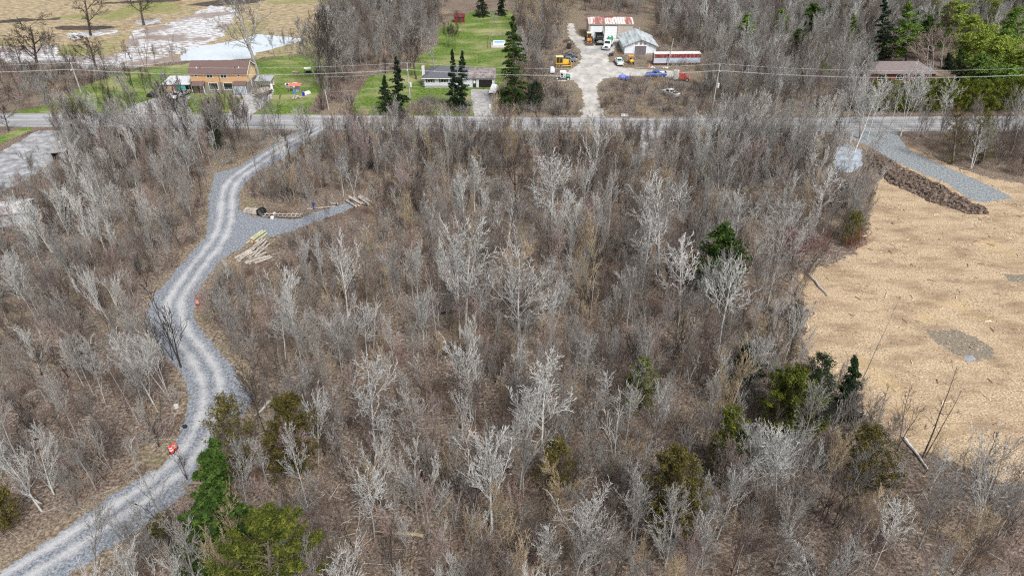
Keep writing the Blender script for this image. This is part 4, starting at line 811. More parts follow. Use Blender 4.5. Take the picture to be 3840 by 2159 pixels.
pl = MB().box(W1-3.5, W1-.2, -1.72, -1.66, .1, 2.3); pl.box(W1-.26, W1-.2, -1.66, -.1, .1, 2.3); pl.build('plastic_sheeting', mat('clear_plastic', [(.1, .12, .14), (.3, .33, .37), (.55, .57, .6)], scale=1.2, stretch=(1.5, 1, .5), rough=.2, spec=.7), h1, label='wrinkled plastic sheeting closing the right porch')
MB().box(W1-3.4, W1-.5, -3.4, -1.9, .0, .12).build('porch_slab', M_CONC, h1)
st_ = MB()
for i in range(4): st_.box(W1+.3, W1+1.6, -.9+i*.35, -.5+i*.35, 0 if i == 0 else i*.25-.04, .06+i*.25)
st_.build('side_steps', M_WOOD, h1); MB().box(W1+.02, W1+.08, 2.2, 3.1, 1.05, 2.7).build('door', M_WHITE, h1)

def lean_shed():
    o = empty('lean_to_shed', P(448, 233)+(0,), .0, 'low lean-to shed with pale roof, plywood front and hanging teal tarp', 'shed')
    MB().add([(-4.0, -.3, 2.1), (3.6, -.3, 2.1), (3.3, 4.6, 2.9), (-3.2, 4.6, 2.9), (-4.0, -.3, 2.2), (3.6, -.3, 2.2), (3.3, 4.6, 3.), (-3.2, 4.6, 3.)], [(3, 2, 1, 0), (4, 5, 6, 7), (0, 1, 5, 4), (1, 2, 6, 5), (2, 3, 7, 6), (3, 0, 4, 7)]).build('roof', paint('pale_roof', (.5, .51, .53)), o)
    MB().box(-3.7, -.1, 0, .08, 0, 2.05).build('plywood_front', M_PLY, o); MB().box(-3.7, -.6, -.04, -.005, 1.85, 2.02).build('fascia', M_SHIN, o)
    MB().box(0, 2.3, -.05, .03, .1, 2.1).build('tarp', M_TEAL, o, label='hanging teal tarp')
    for x in (-3.7, 3.2): MB().box(x-.06, x+.06, 4.3, 4.42, 0, 2.85).build('post', M_WOOD, o)
    MB().box(3.1, 3.22, .1, .22, 0, 2.1).build('post', M_WOOD, o); MB().box(-3.6, 3.1, 4.2, 4.28, 0, 2.6).build('back_wall', M_PLY, o)
lean_shed()
cp = empty('carport', P(664, 226)+(0,), -.03, 'open carport with ribbed grey metal roof at the right gable of the brown roofed house', 'carport')
c = MB(); c.add([(-2.1, -.1, 2.3), (2.3, -.1, 2.3), (2.3, 3, 2.75), (-2.1, 3, 2.75), (-2.1, -.1, 2.38), (2.3, -.1, 2.38), (2.3, 3, 2.83), (-2.1, 3, 2.83)], [(3, 2, 1, 0), (4, 5, 6, 7), (0, 1, 5, 4), (1, 2, 6, 5), (2, 3, 7, 6), (3, 0, 4, 7)])
ro = c.build('roof', M_METAL, cp)
for i in range(9): y = i*.37; MB().box(-2.08, 2.28, y, y+.05, 2.385+y*.146, 2.43+y*.146).build('roof_rib', M_METAL, ro)
for x, y in ((-1.9, 0), (2.1, 0), (-1.9, 2.8), (2.1, 2.8)): MB().box(x-.06, x+.06, y-.04, y+.08, 0, 2.28+y*.14).build('post', M_WOOD, cp)
MB().box(-1.8, 2., 2.85, 2.9, .3, 2.2).build('back_sheet', paint('cream_sheet', (.6, .55, .45)), cp)

# grey bungalow with the garage
A, B = P(1066, 197.2, 2.7), P(1243, 197.2, 2.7); W2 = B[0]-A[0]
h2 = empty('grey_bungalow', (A[0], A[1]+.3, 0), 0, 'pale grey bungalow with hipped dark shingle roof, white chimney and open garage', 'house')
HL = 11.4
MB().box(0, HL, 0, 7.6, .62, 2.75).build('wall', M_PALES, h2); MB().box(.02, HL-.02, .02, 7.5, 0, .61).build('foundation', M_FOUND, h2)
MB().box(HL+.003, W2, .6, 7.2, 0, 2.65).build('garage_wall', M_PALES, h2)
r = MB(); o_ = .6; r.add([(-o_, -o_, 2.72), (HL+.2, -o_, 2.72), (HL+.2, 8.2, 2.72), (-o_, 8.2, 2.72), (3.9, 3.8, 4.75), (HL+.2, 3.8, 4.75)], [(3, 2, 1, 0), (0, 1, 5, 4), (2, 3, 4, 5), (3, 0, 4), (1, 2, 5)])
hr = r.build('roof', M_SHING, h2)
MB().box(-o_-.03, HL+.2, -o_-.05, -o_-.005, 2.6, 2.76).build('gutter', M_WHITE, hr)
r = MB(); r.add([(HL+.21, 0, 2.66), (W2+.4, 0, 2.66), (W2+.4, 7.8, 2.66), (HL+.21, 7.8, 2.66), (HL+.21, 3.9, 4.2), (W2+.4, 3.9, 4.2)], [(3, 2, 1, 0), (0, 1, 5, 4), (2, 3, 4, 5), (0, 4, 3), (1, 2, 5)])
r.build('garage_roof', mat('patched_shingles', [(.12, .09, .085), (.2, .17, .17), (.3, .28, .28)], scale=.9, detail=7), h2)
x0 = P(1204, 222)[0]-A[0]; x1 = P(1238, 222)[0]-A[0]
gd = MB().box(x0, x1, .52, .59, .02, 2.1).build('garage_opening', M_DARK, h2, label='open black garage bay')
fm = MB(); fm.box(x0-.14, x0-.003, .5, .592, 0, 2.25); fm.box(x1+.003, x1+.14, .5, .592, 0, 2.25); fm.box(x0-.003, x1+.003, .5, .592, 2.103, 2.25); fm.build('frame', M_WHITE, gd)
MB().box(x0-1.6, x0-.7, .5, .59, .05, 2.05).build('door', paint('black_door', (.03, .03, .035)), h2); MB().box(x0-1.4, x0-.9, .47, .497, 1.1, 1.8).build('door_pane', M_WHITE, h2)
for x in (1.6, 5.1, 8.4):
    window(h2, x, 0, 1.55, 1.3, .85, mull=1)
    for s_ in (-1, 1): MB().box(x+s_*.95-.18, x+s_*.95+.18, -.05, -.005, 1.5, 2.45).build('shutter', paint('black_shutter', (.03, .03, .04)), h2)
ch_ = MB().box(-.75, -.05, 2.2, 3.1, 0, 5.1).build('chimney', mat('white_brick', [(.5, .49, .48), (.68, .67, .66)], scale=5), h2); MB().tube((-.4, 2.65, 5.11), (-.4, 2.65, 5.5), .2, .18, 8).build('chimney_pot', paint('clay_pot', (.35, .2, .13)), ch_)

# machinery shop
A, B = P(1479.5, 97.4), P(1594, 98.5)
A = (A[0], A[1]); W3 = 14.4
h3 = empty('machine_shop', (A[0]-.1, A[1], 0), -.02, 'beige steel workshop with two white roll-up doors and rust streaked roof', 'workshop')
gable_walls(MB(), W3, 9, 4.7, 5.5).build('wall', M_BEIGE, h3)
rf = gable_roof(W3, 9, 4.7, 5.5, .25, .1).build('roof', M_RUST, h3)
rb = MB(); n_ = 17
for i in range(n_+1):
    x = -.2+i*(W3+.4)/n_; sl_ = .8/4.5
    rb.add([(x-.05, -.27, 4.77), (x+.05, -.27, 4.77), (x+.05, 4.5, 5.63), (x-.05, 4.5, 5.63), (x-.05, -.27, 4.86), (x+.05, -.27, 4.86), (x+.05, 4.5, 5.72), (x-.05, 4.5, 5.72)], [(3, 2, 1, 0), (4, 5, 6, 7), (0, 1, 5, 4), (1, 2, 6, 5), (3, 0, 4, 7)])
rb.build('roof_ribs', mat('rust_ribs', [(.28, .17, .15), (.4, .28, .26)], scale=1), rf)
MB().tube((5.4, 4.5, 5.9), (8.2, 4.5, 5.9), .32, .32, 10).build('ridge_vent', paint('maroon_vent', (.2, .05, .05)), rf)
MB().box(-.2, W3+.2, -.36, -.28, 4.5, 4.66).build('gutter', M_BEIGE, rf)
for x0 in (.55, 5.25):
    fr = MB(); fr.box(x0-.15, x0, -.06, .0, 0, 4.1); fr.box(x0+4.05, x0+4.2, -.06, .0, 0, 4.1); fr.box(x0, x0+4.05, -.06, .0, 3.95, 4.1); d_ = fr.build('door_frame', paint('dark_jamb', (.1, .09, .08)), h3)
    dd = MB()
    for k in range(8): dd.box(x0+.01, x0+4.04, -.04, -.008, k*.49+.02, k*.49+.48)
    dd.build('roll_up_door', mat('white_door', [(.66, .7, .71), (.74, .77, .78)], scale=.5), d_)
# weathered gabled shed
A = P(1569.5, 138); B = P(1648, 138)
h4 = empty('weathered_shed', (A[0], A[1], 0), .0, 'weathered white gabled shed with streaked pale roof and grey double doors', 'shed')
W4 = B[0]-A[0]; D4 = 12.5
gable_walls(MB(), W4, D4, 2.7, 4.6, 'y').build('wall', mat('flaking_white', [(.3, .29, .28), (.55, .6, .64), (.66, .7, .74)], scale=1.6, detail=8, stretch=(1, 1, .3), lohi=(.22, .5)), h4)
rf = gable_roof(W4, D4, 2.7, 4.6, .7, .12, 'y').build('roof', M_ROOFW, h4)
MB().tube((W4*.62, D4-1.2, 4.2), (W4*.62, D4-1.2, 5.4), .14, .14, 8).build('stove_pipe', M_METAL, rf)
MB().box(W4/2-1.75, W4/2+1.75, -.09, -.01, .02, 2.6).build('double_door', mat('grey_door', [(.1, .09, .1), (.2, .18, .19)], scale=3, stretch=(2, 1, .1)), h4)
tr_ = MB(); tr_.box(W4/2-1.95, W4/2-1.753, -.11, -.01, 0, 2.75); tr_.box(W4/2+1.753, W4/2+1.95, -.11, -.01, 0, 2.75); tr_.box(W4/2-1.753, W4/2+1.753, -.11, -.01, 2.603, 2.78); tr_.build('door_trim', M_WHITE, h4)
for x in (-1.3, 0, 1.3): MB().box(W4/2+x-.35, W4/2+x+.35, -.05, -.005, 2.95, 3.5+(.45 if x == 0 else 0)).build('gable_panel', M_WOOD, h4)
MB().box(0, W4, -.03, -.004, 0, .45).build('base_board', M_FOUND, h4)
# brick bungalow behind the hedge
A = P(2240, 186, 2.6); B = P(2362, 184, 2.6)
h5 = empty('brick_bungalow', (A[0]-5, A[1]+.5, 0), 0, 'low dark red brick bungalow with hipped brown roof behind the cedar row', 'house')
W5 = 17.5
MB().box(0, W5, 0, 8, 0, 2.6).build('wall', mat('dark_red_brick', [(.1, .03, .025), (.17, .05, .04)], scale=5), h5)
r = MB(); r.add([(-.6, -.6, 2.6), (W5+.6, -.6, 2.6), (W5+.6, 8.6, 2.6), (-.6, 8.6, 2.6), (3.5, 4, 4.7), (W5-3.5, 4, 4.7)], [(3, 2, 1, 0), (0, 1, 5, 4), (2, 3, 4, 5), (3, 0, 4), (1, 2, 5)]).build('roof', mat('taupe_shingles', [(.13, .105, .1), (.22, .185, .18)], scale=4), h5)
for x in (3, 8, 13): window(h5, x, 0, .9, 1.8, 1.2)
# sided house at the right edge
A = P(2572, 212)
h6 = empty('sided_house', (A[0]-1., A[1], 0), -.15, 'light grey sided gable end of a house at the right edge of the photo', 'house')
gable_walls(MB(), 7, 8, 4.4, 7, 'y').build('wall', M_PALES, h6); gable_roof(7, 8, 4.4, 7, .4, .14, 'y').build('roof', M_SHING, h6); window(h6, 3.5, 0, 2.8, .8, 1., mull=0)
# hut by the pale lot, left
A = P(137, 412)
h7 = empty('wooden_hut', (A[0], A[1], 0), .35, 'small grey lean-to hut with dark open front beside the pale gravel lot', 'hut')
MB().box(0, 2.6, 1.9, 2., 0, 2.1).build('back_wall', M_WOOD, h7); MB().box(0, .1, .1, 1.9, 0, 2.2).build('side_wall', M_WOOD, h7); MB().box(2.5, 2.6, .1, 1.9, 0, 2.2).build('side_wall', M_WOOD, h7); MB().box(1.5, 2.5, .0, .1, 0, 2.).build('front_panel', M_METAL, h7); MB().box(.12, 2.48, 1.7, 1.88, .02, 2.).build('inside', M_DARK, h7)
MB().add([(-.2, -.3, 2.35), (2.8, -.3, 2.35), (2.8, 2.2, 2.15), (-.2, 2.2, 2.15), (-.2, -.3, 2.43), (2.8, -.3, 2.43), (2.8, 2.2, 2.23), (-.2, 2.2, 2.23)], [(3, 2, 1, 0), (4, 5, 6, 7), (0, 1, 5, 4), (1, 2, 6, 5), (2, 3, 7, 6), (3, 0, 4, 7)]).build('roof', M_FOUND, h7)
A = P(-30, 575)
h8 = empty('grey_outbuilding', (A[0], A[1], 0), .25, 'pale grey outbuilding with dark roof edge cut by the left side of the photo', 'outbuilding')
gable_walls(MB(), 6.5, 5, 2.4, 3.2).build('wall', M_PALES, h8); gable_roof(6.5, 5, 2.4, 3.2, .3).build('roof', mat('pale_tin', [(.4, .4, .41), (.55, .55, .56)], scale=1), h8)
# red play shed and pool on the bungalow lawn
A = P(1143, 58)
h9 = empty('red_shed', (A[0], A[1], 0), .1, 'small dark red garden shed on the lawn behind the leaning dark tree', 'shed')
gable_walls(MB(), 3.6, 2.6, 2., 2.7).build('wall', paint('barn_red', (.16, .02, .02)), h9); gable_roof(3.6, 2.6, 2., 2.7, .25).build('roof', paint('dark_red_roof', (.12, .02, .025)), h9); MB().box(1.4, 2.2, -.05, -.005, .02, 1.8).build('door', M_DARK, h9)
A = P(1240, 119)
po = empty('swimming_pool', (A[0], A[1], 0), 0, 'raised white rimmed swimming pool with blue water on the bungalow lawn', 'pool')
MB().box(-.6, 3.9, -1.2, 5, 0, .35).build('deck', mat('pool_deck', [(.38, .35, .31), (.5, .47, .43)], scale=1), po)
rm = MB(); rm.box(0, 3.6, 1, 1.25, .353, .95); rm.box(0, 3.6, 4.4, 4.65, .353, .95); rm.box(0, .25, 1.25, 4.4, .353, .95); rm.box(3.35, 3.6, 1.25, 4.4, .353, .95); rm.build('rim', M_WHITE, po)
MB().box(.25, 3.35, 1.25, 4.4, .36, .8).build('pool_water', paint('pool_blue', (.16, .42, .68), rough=.1), po)
def picket(pts_, hgt, m_, name, label, step=.35, group=None):
    o = empty(name, P(*pts_[0])+(0,), 0, label, 'fence', group); X0, Y0 = P(*pts_[0]); ra = MB(); po_ = MB()
    w_ = [P(*q) for q in pts_]
    for a, b in zip(w_[:-1], w_[1:]):
        d = math.hypot(b[0]-a[0], b[1]-a[1]); n = max(1, int(d/step))
        for z in (hgt*.35, hgt*.85): ra.tube((a[0]-X0, a[1]-Y0, z), (b[0]-X0, b[1]-Y0, z), .03, .03, 4)
        for i in range(n+1): t = i/n; x, y = a[0]+(b[0]-a[0])*t-X0, a[1]+(b[1]-a[1])*t-Y0; po_.box(x-.035, x+.035, y-.035, y+.035, 0, hgt)
    ra.build('rails', m_, o); po_.build('pickets', m_, o); return o
picket([(1228, 122), (1231, 94), (1270, 90)], 1.2, M_WOOD, 'pool_fence', 'weathered grey picket fence around the swimming pool')
for i, (x, yb, yt, nm) in enumerate(((1546, 276, 263, 'leftmost'), (1596, 278, 261, 'middle'), (1626, 278, 267, 'rightmost'))):
    X, Y = P(x, yb); o = MB().tube((0, 0, -.1), (0, 0, max(1.2, HT(x, yb, yt))), .08, .07, 7).build('fence_post', BK['dark']); o.location = (X, Y, 0); tag(o, nm+' of the three dark fence posts at the roadside right of the dirt driveway', 'post', 'roadside fence posts')
X, Y = P(1546, 278); X2, Y2 = P(1720, 280); o = MB().tube((0, 0, .6), (X2-X, Y2-Y, .5), .05, .05, 6).build('fence_rail', BK['dark']); o.location = (X, Y+.15, 0); tag(o, 'long thin rail strung behind the roadside fence posts', 'rail')

# ------------------------------------------------------------------ utility poles and wires
def util_pole(X, Y, h, label, box=True, arm=True, name='utility_pole'):
    o = empty(name, (X, Y, 0), 0, label, 'pole', 'wooden utility poles')
    MB().tube((0, 0, -.2), (0, 0, h), .17, .12, 8).build('post', mat('pole_wood', [(.28, .27, .25), (.42, .41, .38)], scale=3, stretch=(1, 1, .2)), o)
    if arm:
        c = MB(); c.box(-.06, .06, -1.1, -.17, h-1.5, h-1.38).build('crossarm', M_WOOD, o)
        for y, z in ((0, h), (-1., h-1.36), (-.6, h-1.36)): MB().tube((0, y, z), (0, y, z+.25), .07, .05, 6).build('insulator', M_WHITE, o)
    if box: MB().tube((.42, -.05, h*.54), (.42, -.05, h*.54+1.), .26, .26, 10).build('transformer', paint('light_grey_can', (.6, .62, .64)), o)
    return o
XA, YA = P(1034, 284); XB, YB = P(1810, 163.4, 11.6)
XB_, YB_ = XB, YB; XC, YC = XB+76, 158.; XD, YD = -104, 163.
util_pole(XA, YA, 11.8, 'utility pole with a pale transformer can, left of the grey bungalow'); util_pole(XB, YB, 11.6, 'utility pole with a pale transformer can among bare trees right of the trailer')
util_pole(XC, YC, 12., 'utility pole at the roadside beyond the right edge', box=False); util_pole(XD, YD, 11.5, 'utility pole among the bare trees left of the brown roofed house', box=False)
X, Y = P(1678.5, 165.6); util_pole(X, Y, HT(1678.5, 165.6, 97.8), 'bare leaning pole standing in front of the semi trailer', box=False, arm=False).rotation_euler = (0, .1, 0)
X, Y = P(827, 276); util_pole(X, Y, 5., 'short weathered service pole in the brush right of the side lawn', box=False, arm=False).rotation_euler = (0, -.05, 0)
def wire(a, b, sag, label, r=.02, name='power_line'):
    m_ = MB(); a = Vector(a); b = Vector(b); n = 14; pp = []
    for i in range(n+1): t = i/n; q = a.lerp(b, t); q.z -= 4*sag*t*(1-t); pp.append(q-a)
    for p, q in zip(pp[:-1], pp[1:]): m_.tube(p, q, r, r, 4, False)
    o = m_.build(name, paint('wire_alu', (.5, .5, .49)), None) if 0 else m_.build(name, M_WIRE, None); o.location = a; tag(o, label, 'wire', 'overhead power lines')
M_WIRE = paint('wire_metal', (.55, .55, .54))
spans = [((-190, 166, 11.5), (XD, YD, 11.5), 'left of the photo edge'), ((XD, YD, 11.5), (XA, YA, 11.8), 'over the brown roofed house lawn'), ((XA, YA, 11.8), (XB, YB, 11.6), 'between the two poles with transformer cans'), ((XB, YB, 11.6), (XC, YC, 12.), 'over the cedar row at right')]
for a, b, nm in spans:
    for dy, dz, w_ in ((0, .25, 'upper'), (-.6, -1.1, 'middle'), (-1., -1.1, 'lower')):
        wire((a[0], a[1]+dy, a[2]+dz), (b[0], b[1]+dy, b[2]+dz), 1.3, '%s bare conductor strung %s' % (w_, nm))
wire((XA, YA, 10.2), P(822, 240)+(4.8,), .4, 'thin drop wire from the transformer pole down to the short service pole', .025)
wire((XA, YA, 7.5), P(838, 260)+(3,), .5, 'thin guy-like cable below the drop wire left of the transformer pole', .02)
wire((XA, YA, 6.3), (h2.location.x+HL, h2.location.y, 2.7), .4, 'thin service wire from the transformer pole to the bungalow', .02)

# ------------------------------------------------------------------ vehicles (local x forward)
def wheels(o, xs, w_, r, wd=.24, rim=M_METAL):
    for x in xs:
        for s_ in (-1, 1):
            y = s_*(w_/2-wd/2+.02); t = MB().tube((x, y-wd/2, r), (x, y+wd/2, r), r, r, 14).build('wheel', M_BLACK, o)
            MB().tube((x, y+s_*(wd/2+.002), r), (x, y+s_*(wd/2+.02), r), r*.55, r*.5, 10).build('rim', rim, t)
def lights(o, x, w_, z, m_=None):
    for s_ in (-1, 1): MB().box(x-.03, x+.05, s_*(w_/2-.28)-.17, s_*(w_/2-.28)+.17, z, z+.16).build('headlight', m_ or M_WHITE, o)
def tail(o, x, w_, z):
    for s_ in (-1, 1): MB().box(x-.05, x+.03, s_*(w_/2-.12)-.1, s_*(w_/2-.12)+.1, z, z+.3).build('tail_light', M_RED, o)
def pickup(pos, head, c, name, label, cat='pickup', L_=5.4, w_=1.9, cargo=None):
    o = empty(name, pos+(0,), head, label, cat); p = paint(name+'_paint', c, rough=.3, spec=.5); h = L_/2
    b = MB(); b.prof([(-h, .5), (h-.1, .5), (h, .62), (h-.02, .9), (h-.25, 1.02), (h-1.5, 1.1), (-.55, 1.12), (-.55, 1.1), (-h, 1.1)], -w_/2, w_/2, .06)
    b.build('body', p, o, bevel=.04)
    cb = MB().prof([(h-1.55, 1.1), (h-2.1, 1.72), (-.45, 1.76), (-.6, 1.12)], -w_/2+.08, w_/2-.08, .14); ca = cb.build('cab', p, o, bevel=.05)
    gl = MB(); gl.add([(h-1.57, -w_/2+.2, 1.16), (h-1.57, w_/2-.2, 1.16), (h-2.05, w_/2-.3, 1.69), (h-2.05, -w_/2+.3, 1.69)], [(0, 1, 2, 3)]); gl.v = [(x+.03, y, z+.02) for x, y, z in gl.v]; gl.build('windscreen', M_GLASS, ca)
    gl = MB().box(-.63, -.56, -w_/2+.3, w_/2-.3, 1.25, 1.65).build('rear_window', M_GLASS, ca)
    for s_ in (-1, 1): MB().box(-.35, h-1.85, s_*(w_/2-.12)-.02, s_*(w_/2-.12)+.02, 1.2, 1.6, .12).build('side_window', M_GLASS, ca)
    bd = MB(); bd.box(-h, -.65, -w_/2, -w_/2+.09, 1.103, 1.36); bd.box(-h, -.65, w_/2-.09, w_/2, 1.103, 1.36); bd.box(-h, -h+.08, -w_/2+.09, w_/2-.09, 1.103, 1.36); bd.build('bed_side', p, o)
    MB().box(-h+.1, -.68, -w_/2+.1, w_/2-.1, 1.104, 1.12).build('bed_floor', M_BLACK, o)
    if cargo: MB().blob((-h+1.1, 0, 1.13), (.8, .6, .35), 3).build('bed_load', cargo, o)
    MB().box(h-.02, h+.08, -w_/2+.05, w_/2-.05, .42, .62).build('bumper', M_METAL, o); MB().box(h-.04, h+.03, -.55, .55, .66, .86).build('grille', M_BLACK, o)
    lights(o, h, w_, .7); tail(o, -h, w_, .75); wheels(o, (-h+1.1, h-.95), w_, .38); return o
def sedan(pos, head, c, name, label, cat='car', L_=4.7, w_=1.8):
    o = empty(name, pos+(0,), head, label, cat); p = paint(name+'_paint', c, rough=.3, spec=.5); h = L_/2
    MB().prof([(-h, .42), (h-.1, .38), (h, .55), (h-.08, .75), (h-1.2, .93), (-h+.9, .95), (-h+.05, .88)], -w_/2, w_/2, .08).build('body', p, o, bevel=.05)
    ca = MB().prof([(h-1.25, .92), (h-1.95, 1.36), (-h+1.5, 1.38), (-h+.75, .94)], -w_/2+.1, w_/2-.1, .16).build('roof', p, o, bevel=.05)
    a = MB(); a.add([(h-1.24, -w_/2+.22, .97), (h-1.24, w_/2-.22, .97), (h-1.86, w_/2-.3, 1.35), (h-1.86, -w_/2+.3, 1.35)], [(0, 1, 2, 3)]); a.v = [(x+.02, y, z+.02) for x, y, z in a.v]; a.build('windscreen', M_GLASS, ca)
    a = MB(); a.add([(-h+.74, -w_/2+.22, .98), (-h+.74, w_/2-.22, .98), (-h+1.4, w_/2-.3, 1.37), (-h+1.4, -w_/2+.3, 1.37)], [(3, 2, 1, 0)]); a.v = [(x-.02, y, z+.02) for x, y, z in a.v]; a.build('rear_window', M_GLASS, ca)
    for s_ in (-1, 1): MB().box(-h+1.35, h-1.75, s_*(w_/2-.13)-.02, s_*(w_/2-.13)+.02, 1., 1.28, .15).build('side_window', M_GLASS, ca)
    lights(o, h-.02, w_, .58); tail(o, -h+.02, w_, .6); wheels(o, (-h+.95, h-.9), w_, .33, .2); return o
D2 = math.radians
sedan(P(446, 246), D2(-100), (.62, .64, .66), 'parked_car', 'white hatchback parked facing the road in front of the teal tarp', L_=4.2)
sedan(P(462, 240), D2(-100), (.25, .26, .28), 'parked_car', 'grey car parked close beside the white hatchback near the teal tarp', L_=4.4)
pickup(P(1650, 193), D2(178), (.02, .1, .42), 'pickup_truck', 'bright blue pickup truck standing side-on below the semi trailer', cargo=M_WHITE)
pickup(P(1556, 161), D2(93), (.7, .73, .74), 'pickup_truck', 'white pickup truck with teal rear glass seen from behind near the grey shed doors', cargo=M_TEAL)
pickup(P(1685, 241), D2(118), (.66, .65, .63), 'pickup_truck', 'old white pickup with an empty bed abandoned in the brush below the blue pickup')
sedan(P(1430, 155), D2(-4), (.13, .15, .16), 'parked_car', 'dusty grey sedan just behind the yellow bulldozer'); sedan(P(1434, 145), D2(-6), (.09, .1, .12), 'parked_car', 'dark sedan behind the dusty grey sedan by the dirt yard')
# front end loader
M_ORG = paint('loader_orange', (.62, .27, .06)); M_YEL = paint('dozer_yellow', (.68, .4, .03)); M_GRN = paint('tank_green', (.02, .22, .12))
def loader():
    o = empty('wheel_loader', P(1480.5, 108)+(0,), D2(-92), 'orange wheel loader with lowered bucket facing the yard beside the left shop door', 'loader')
    MB().box(-2.6, .2, -.7, .7, .9, 1.9, .1, .1).build('engine_hood', M_ORG, o, bevel=.06); MB().box(.2, 1.7, -.45, .45, .8, 1.5).build('front_frame', M_ORG, o)
    c = MB().box(-.6, .8, -.65, .65, 1.92, 3.1, .08, .08).build('cab', M_GLASS, o); MB().box(-.75, .95, -.75, .75, 3.103, 3.25).build('cab_roof', paint('cream_roof', (.75, .6, .38)), c)
    for x in (-.62, .76):
        for y in (-.66, .62): MB().box(x, x+.07, y, y+.07, 1.92, 3.1).build('cab_pillar', M_ORG, c)
    for s_ in (-1, 1):
        a = MB(); a.tube((.6, s_*.5, 1.5), (1.9, s_*.5, 1.7), .14); a.tube((1.9, s_*.5, 1.7), (2.9, s_*.5, .6), .14); a.build('lift_arm', M_ORG, o)
    MB().prof([(2.7, .05), (3.9, .02), (3.9, .1), (2.9, .15), (2.78, .5), (2.85, 1.15), (2.7, 1.2), (2.6, .6)], -1.35, 1.35).build('bucket', paint('worn_bucket', (.09, .06, .05)), o)
    wheels(o, (-1.8, 1.5), 2.5, .78, .5, M_ORG)
loader()
def dump_truck():
    o = empty('dump_truck', P(1506, 108)+(0,), D2(-91), 'black dump truck parked between the orange loader and the green and white tank truck', 'truck')
    k = paint('black_paint', (.015, .015, .017), rough=.3)
    MB().box(-3.6, 3.2, -.5, .5, .75, 1.05).build('chassis', M_BLACK, o)
    b = MB(); b.box(-3.8, 1.1, -1.25, 1.25, 1.2, 1.3); b.box(-3.8, 1.1, -1.25, -1.15, 1.303, 2.7); b.box(-3.8, 1.1, 1.15, 1.25, 1.303, 2.7); b.box(1., 1.1, -1.15, 1.15, 1.303, 2.9); b.box(-3.8, -3.7, -1.15, 1.15, 1.303, 2.4); b.build('dump_box', k, o)
    c = MB().prof([(1.2, 1.05), (2.9, 1.05), (2.85, 1.9), (2.5, 2.6), (1.2, 2.65)], -1.15, 1.15, .1).build('cab', k, o, bevel=.06); MB().box(2.74, 2.82, -.95, .95, 1.95, 2.45).build('windscreen', M_GLASS, c)
    MB().box(2.9, 3.7, -.8, .8, .8, 1.75, .08, .12).build('bonnet', k, o, bevel=.08); MB().box(3.7, 3.78, -.6, .6, .95, 1.65).build('grille', M_METAL, o); MB().box(3.7, 3.95, -1.15, 1.15, .5, .82).build('bumper', k, o)
    lights(o, 3.75, 2.3, 1.1); wheels(o, (-2.9, -1.7, 2.9), 2.4, .5, .4)
dump_truck()
def tank_truck():
    a = P(1523.5, 128.3); b = P(1537, 108); hd = math.atan2(a[1]-b[1], a[0]-b[0])
    o = empty('tank_truck', (a[0]-3.9*math.cos(hd), a[1]-3.9*math.sin(hd), 0), hd, 'white conventional truck with a green vacuum tank, standing in front of the right shop door', 'truck')
    wp = paint('truck_white', (.72, .74, .74), rough=.3)
    MB().box(-3.8, 3.2, -.45, .45, .7, 1.).build('chassis', M_BLACK, o)
    c = MB().prof([(.6, 1.), (2.3, 1.), (2.25, 1.75), (1.85, 2.55), (.6, 2.6)], -1.1, 1.1, .1).build('cab', wp, o, bevel=.06); s_ = MB(); s_.add([(2.28, -.9, 1.8), (2.28, .9, 1.8), (1.92, .82, 2.48), (1.92, -.82, 2.48)], [(0, 1, 2, 3)]); s_.build('windscreen', M_GLASS, c)
    MB().prof([(2.3, .9), (3.8, .9), (3.85, 1.35), (3.6, 1.6), (2.3, 1.78)], -.85, .85, .12).build('bonnet', wp, o, bevel=.08); MB().box(3.82, 3.9, -.45, .45, .95, 1.4).build('grille', M_BLACK, o); MB().box(3.8, 4.1, -1.15, 1.15, .45, .85).build('bumper', M_METAL, o, bevel=.05)
    for q in (-1, 1): MB().prof([(2.35, .9), (2.5, 1.2), (3.1, 1.3), (3.6, 1.15), (3.8, .85)], q*1.0-.15, q*1.0+.15).build('fender', wp, o); MB().box(2.2, 2.3, q*1.35-.1, q*1.35+.1, 1.7, 2.2).build('mirror', M_METAL, o)
    MB().tube((-3.8, 0, 1.95), (.3, 0, 1.95), .95, .95, 16).build('tank', M_GRN, o, smooth=False, bevel=.08); MB().tube((-2., 0, 2.85), (-2., 0, 3.1), .4, .4, 12).build('hatch', M_WHITE, o); MB().box(-3.6, .2, 1.0, 1.25, 1.1, 1.35).build('hose_tray', wp, o); MB().box(-3.6, .2, -1.25, -1., 1.1, 1.35).build('hose_tray', wp, o)
    lights(o, 3.82, 2.1, 1.0); wheels(o, (-2.9, -1.7, 3.), 2.3, .5, .35)
tank_truck()
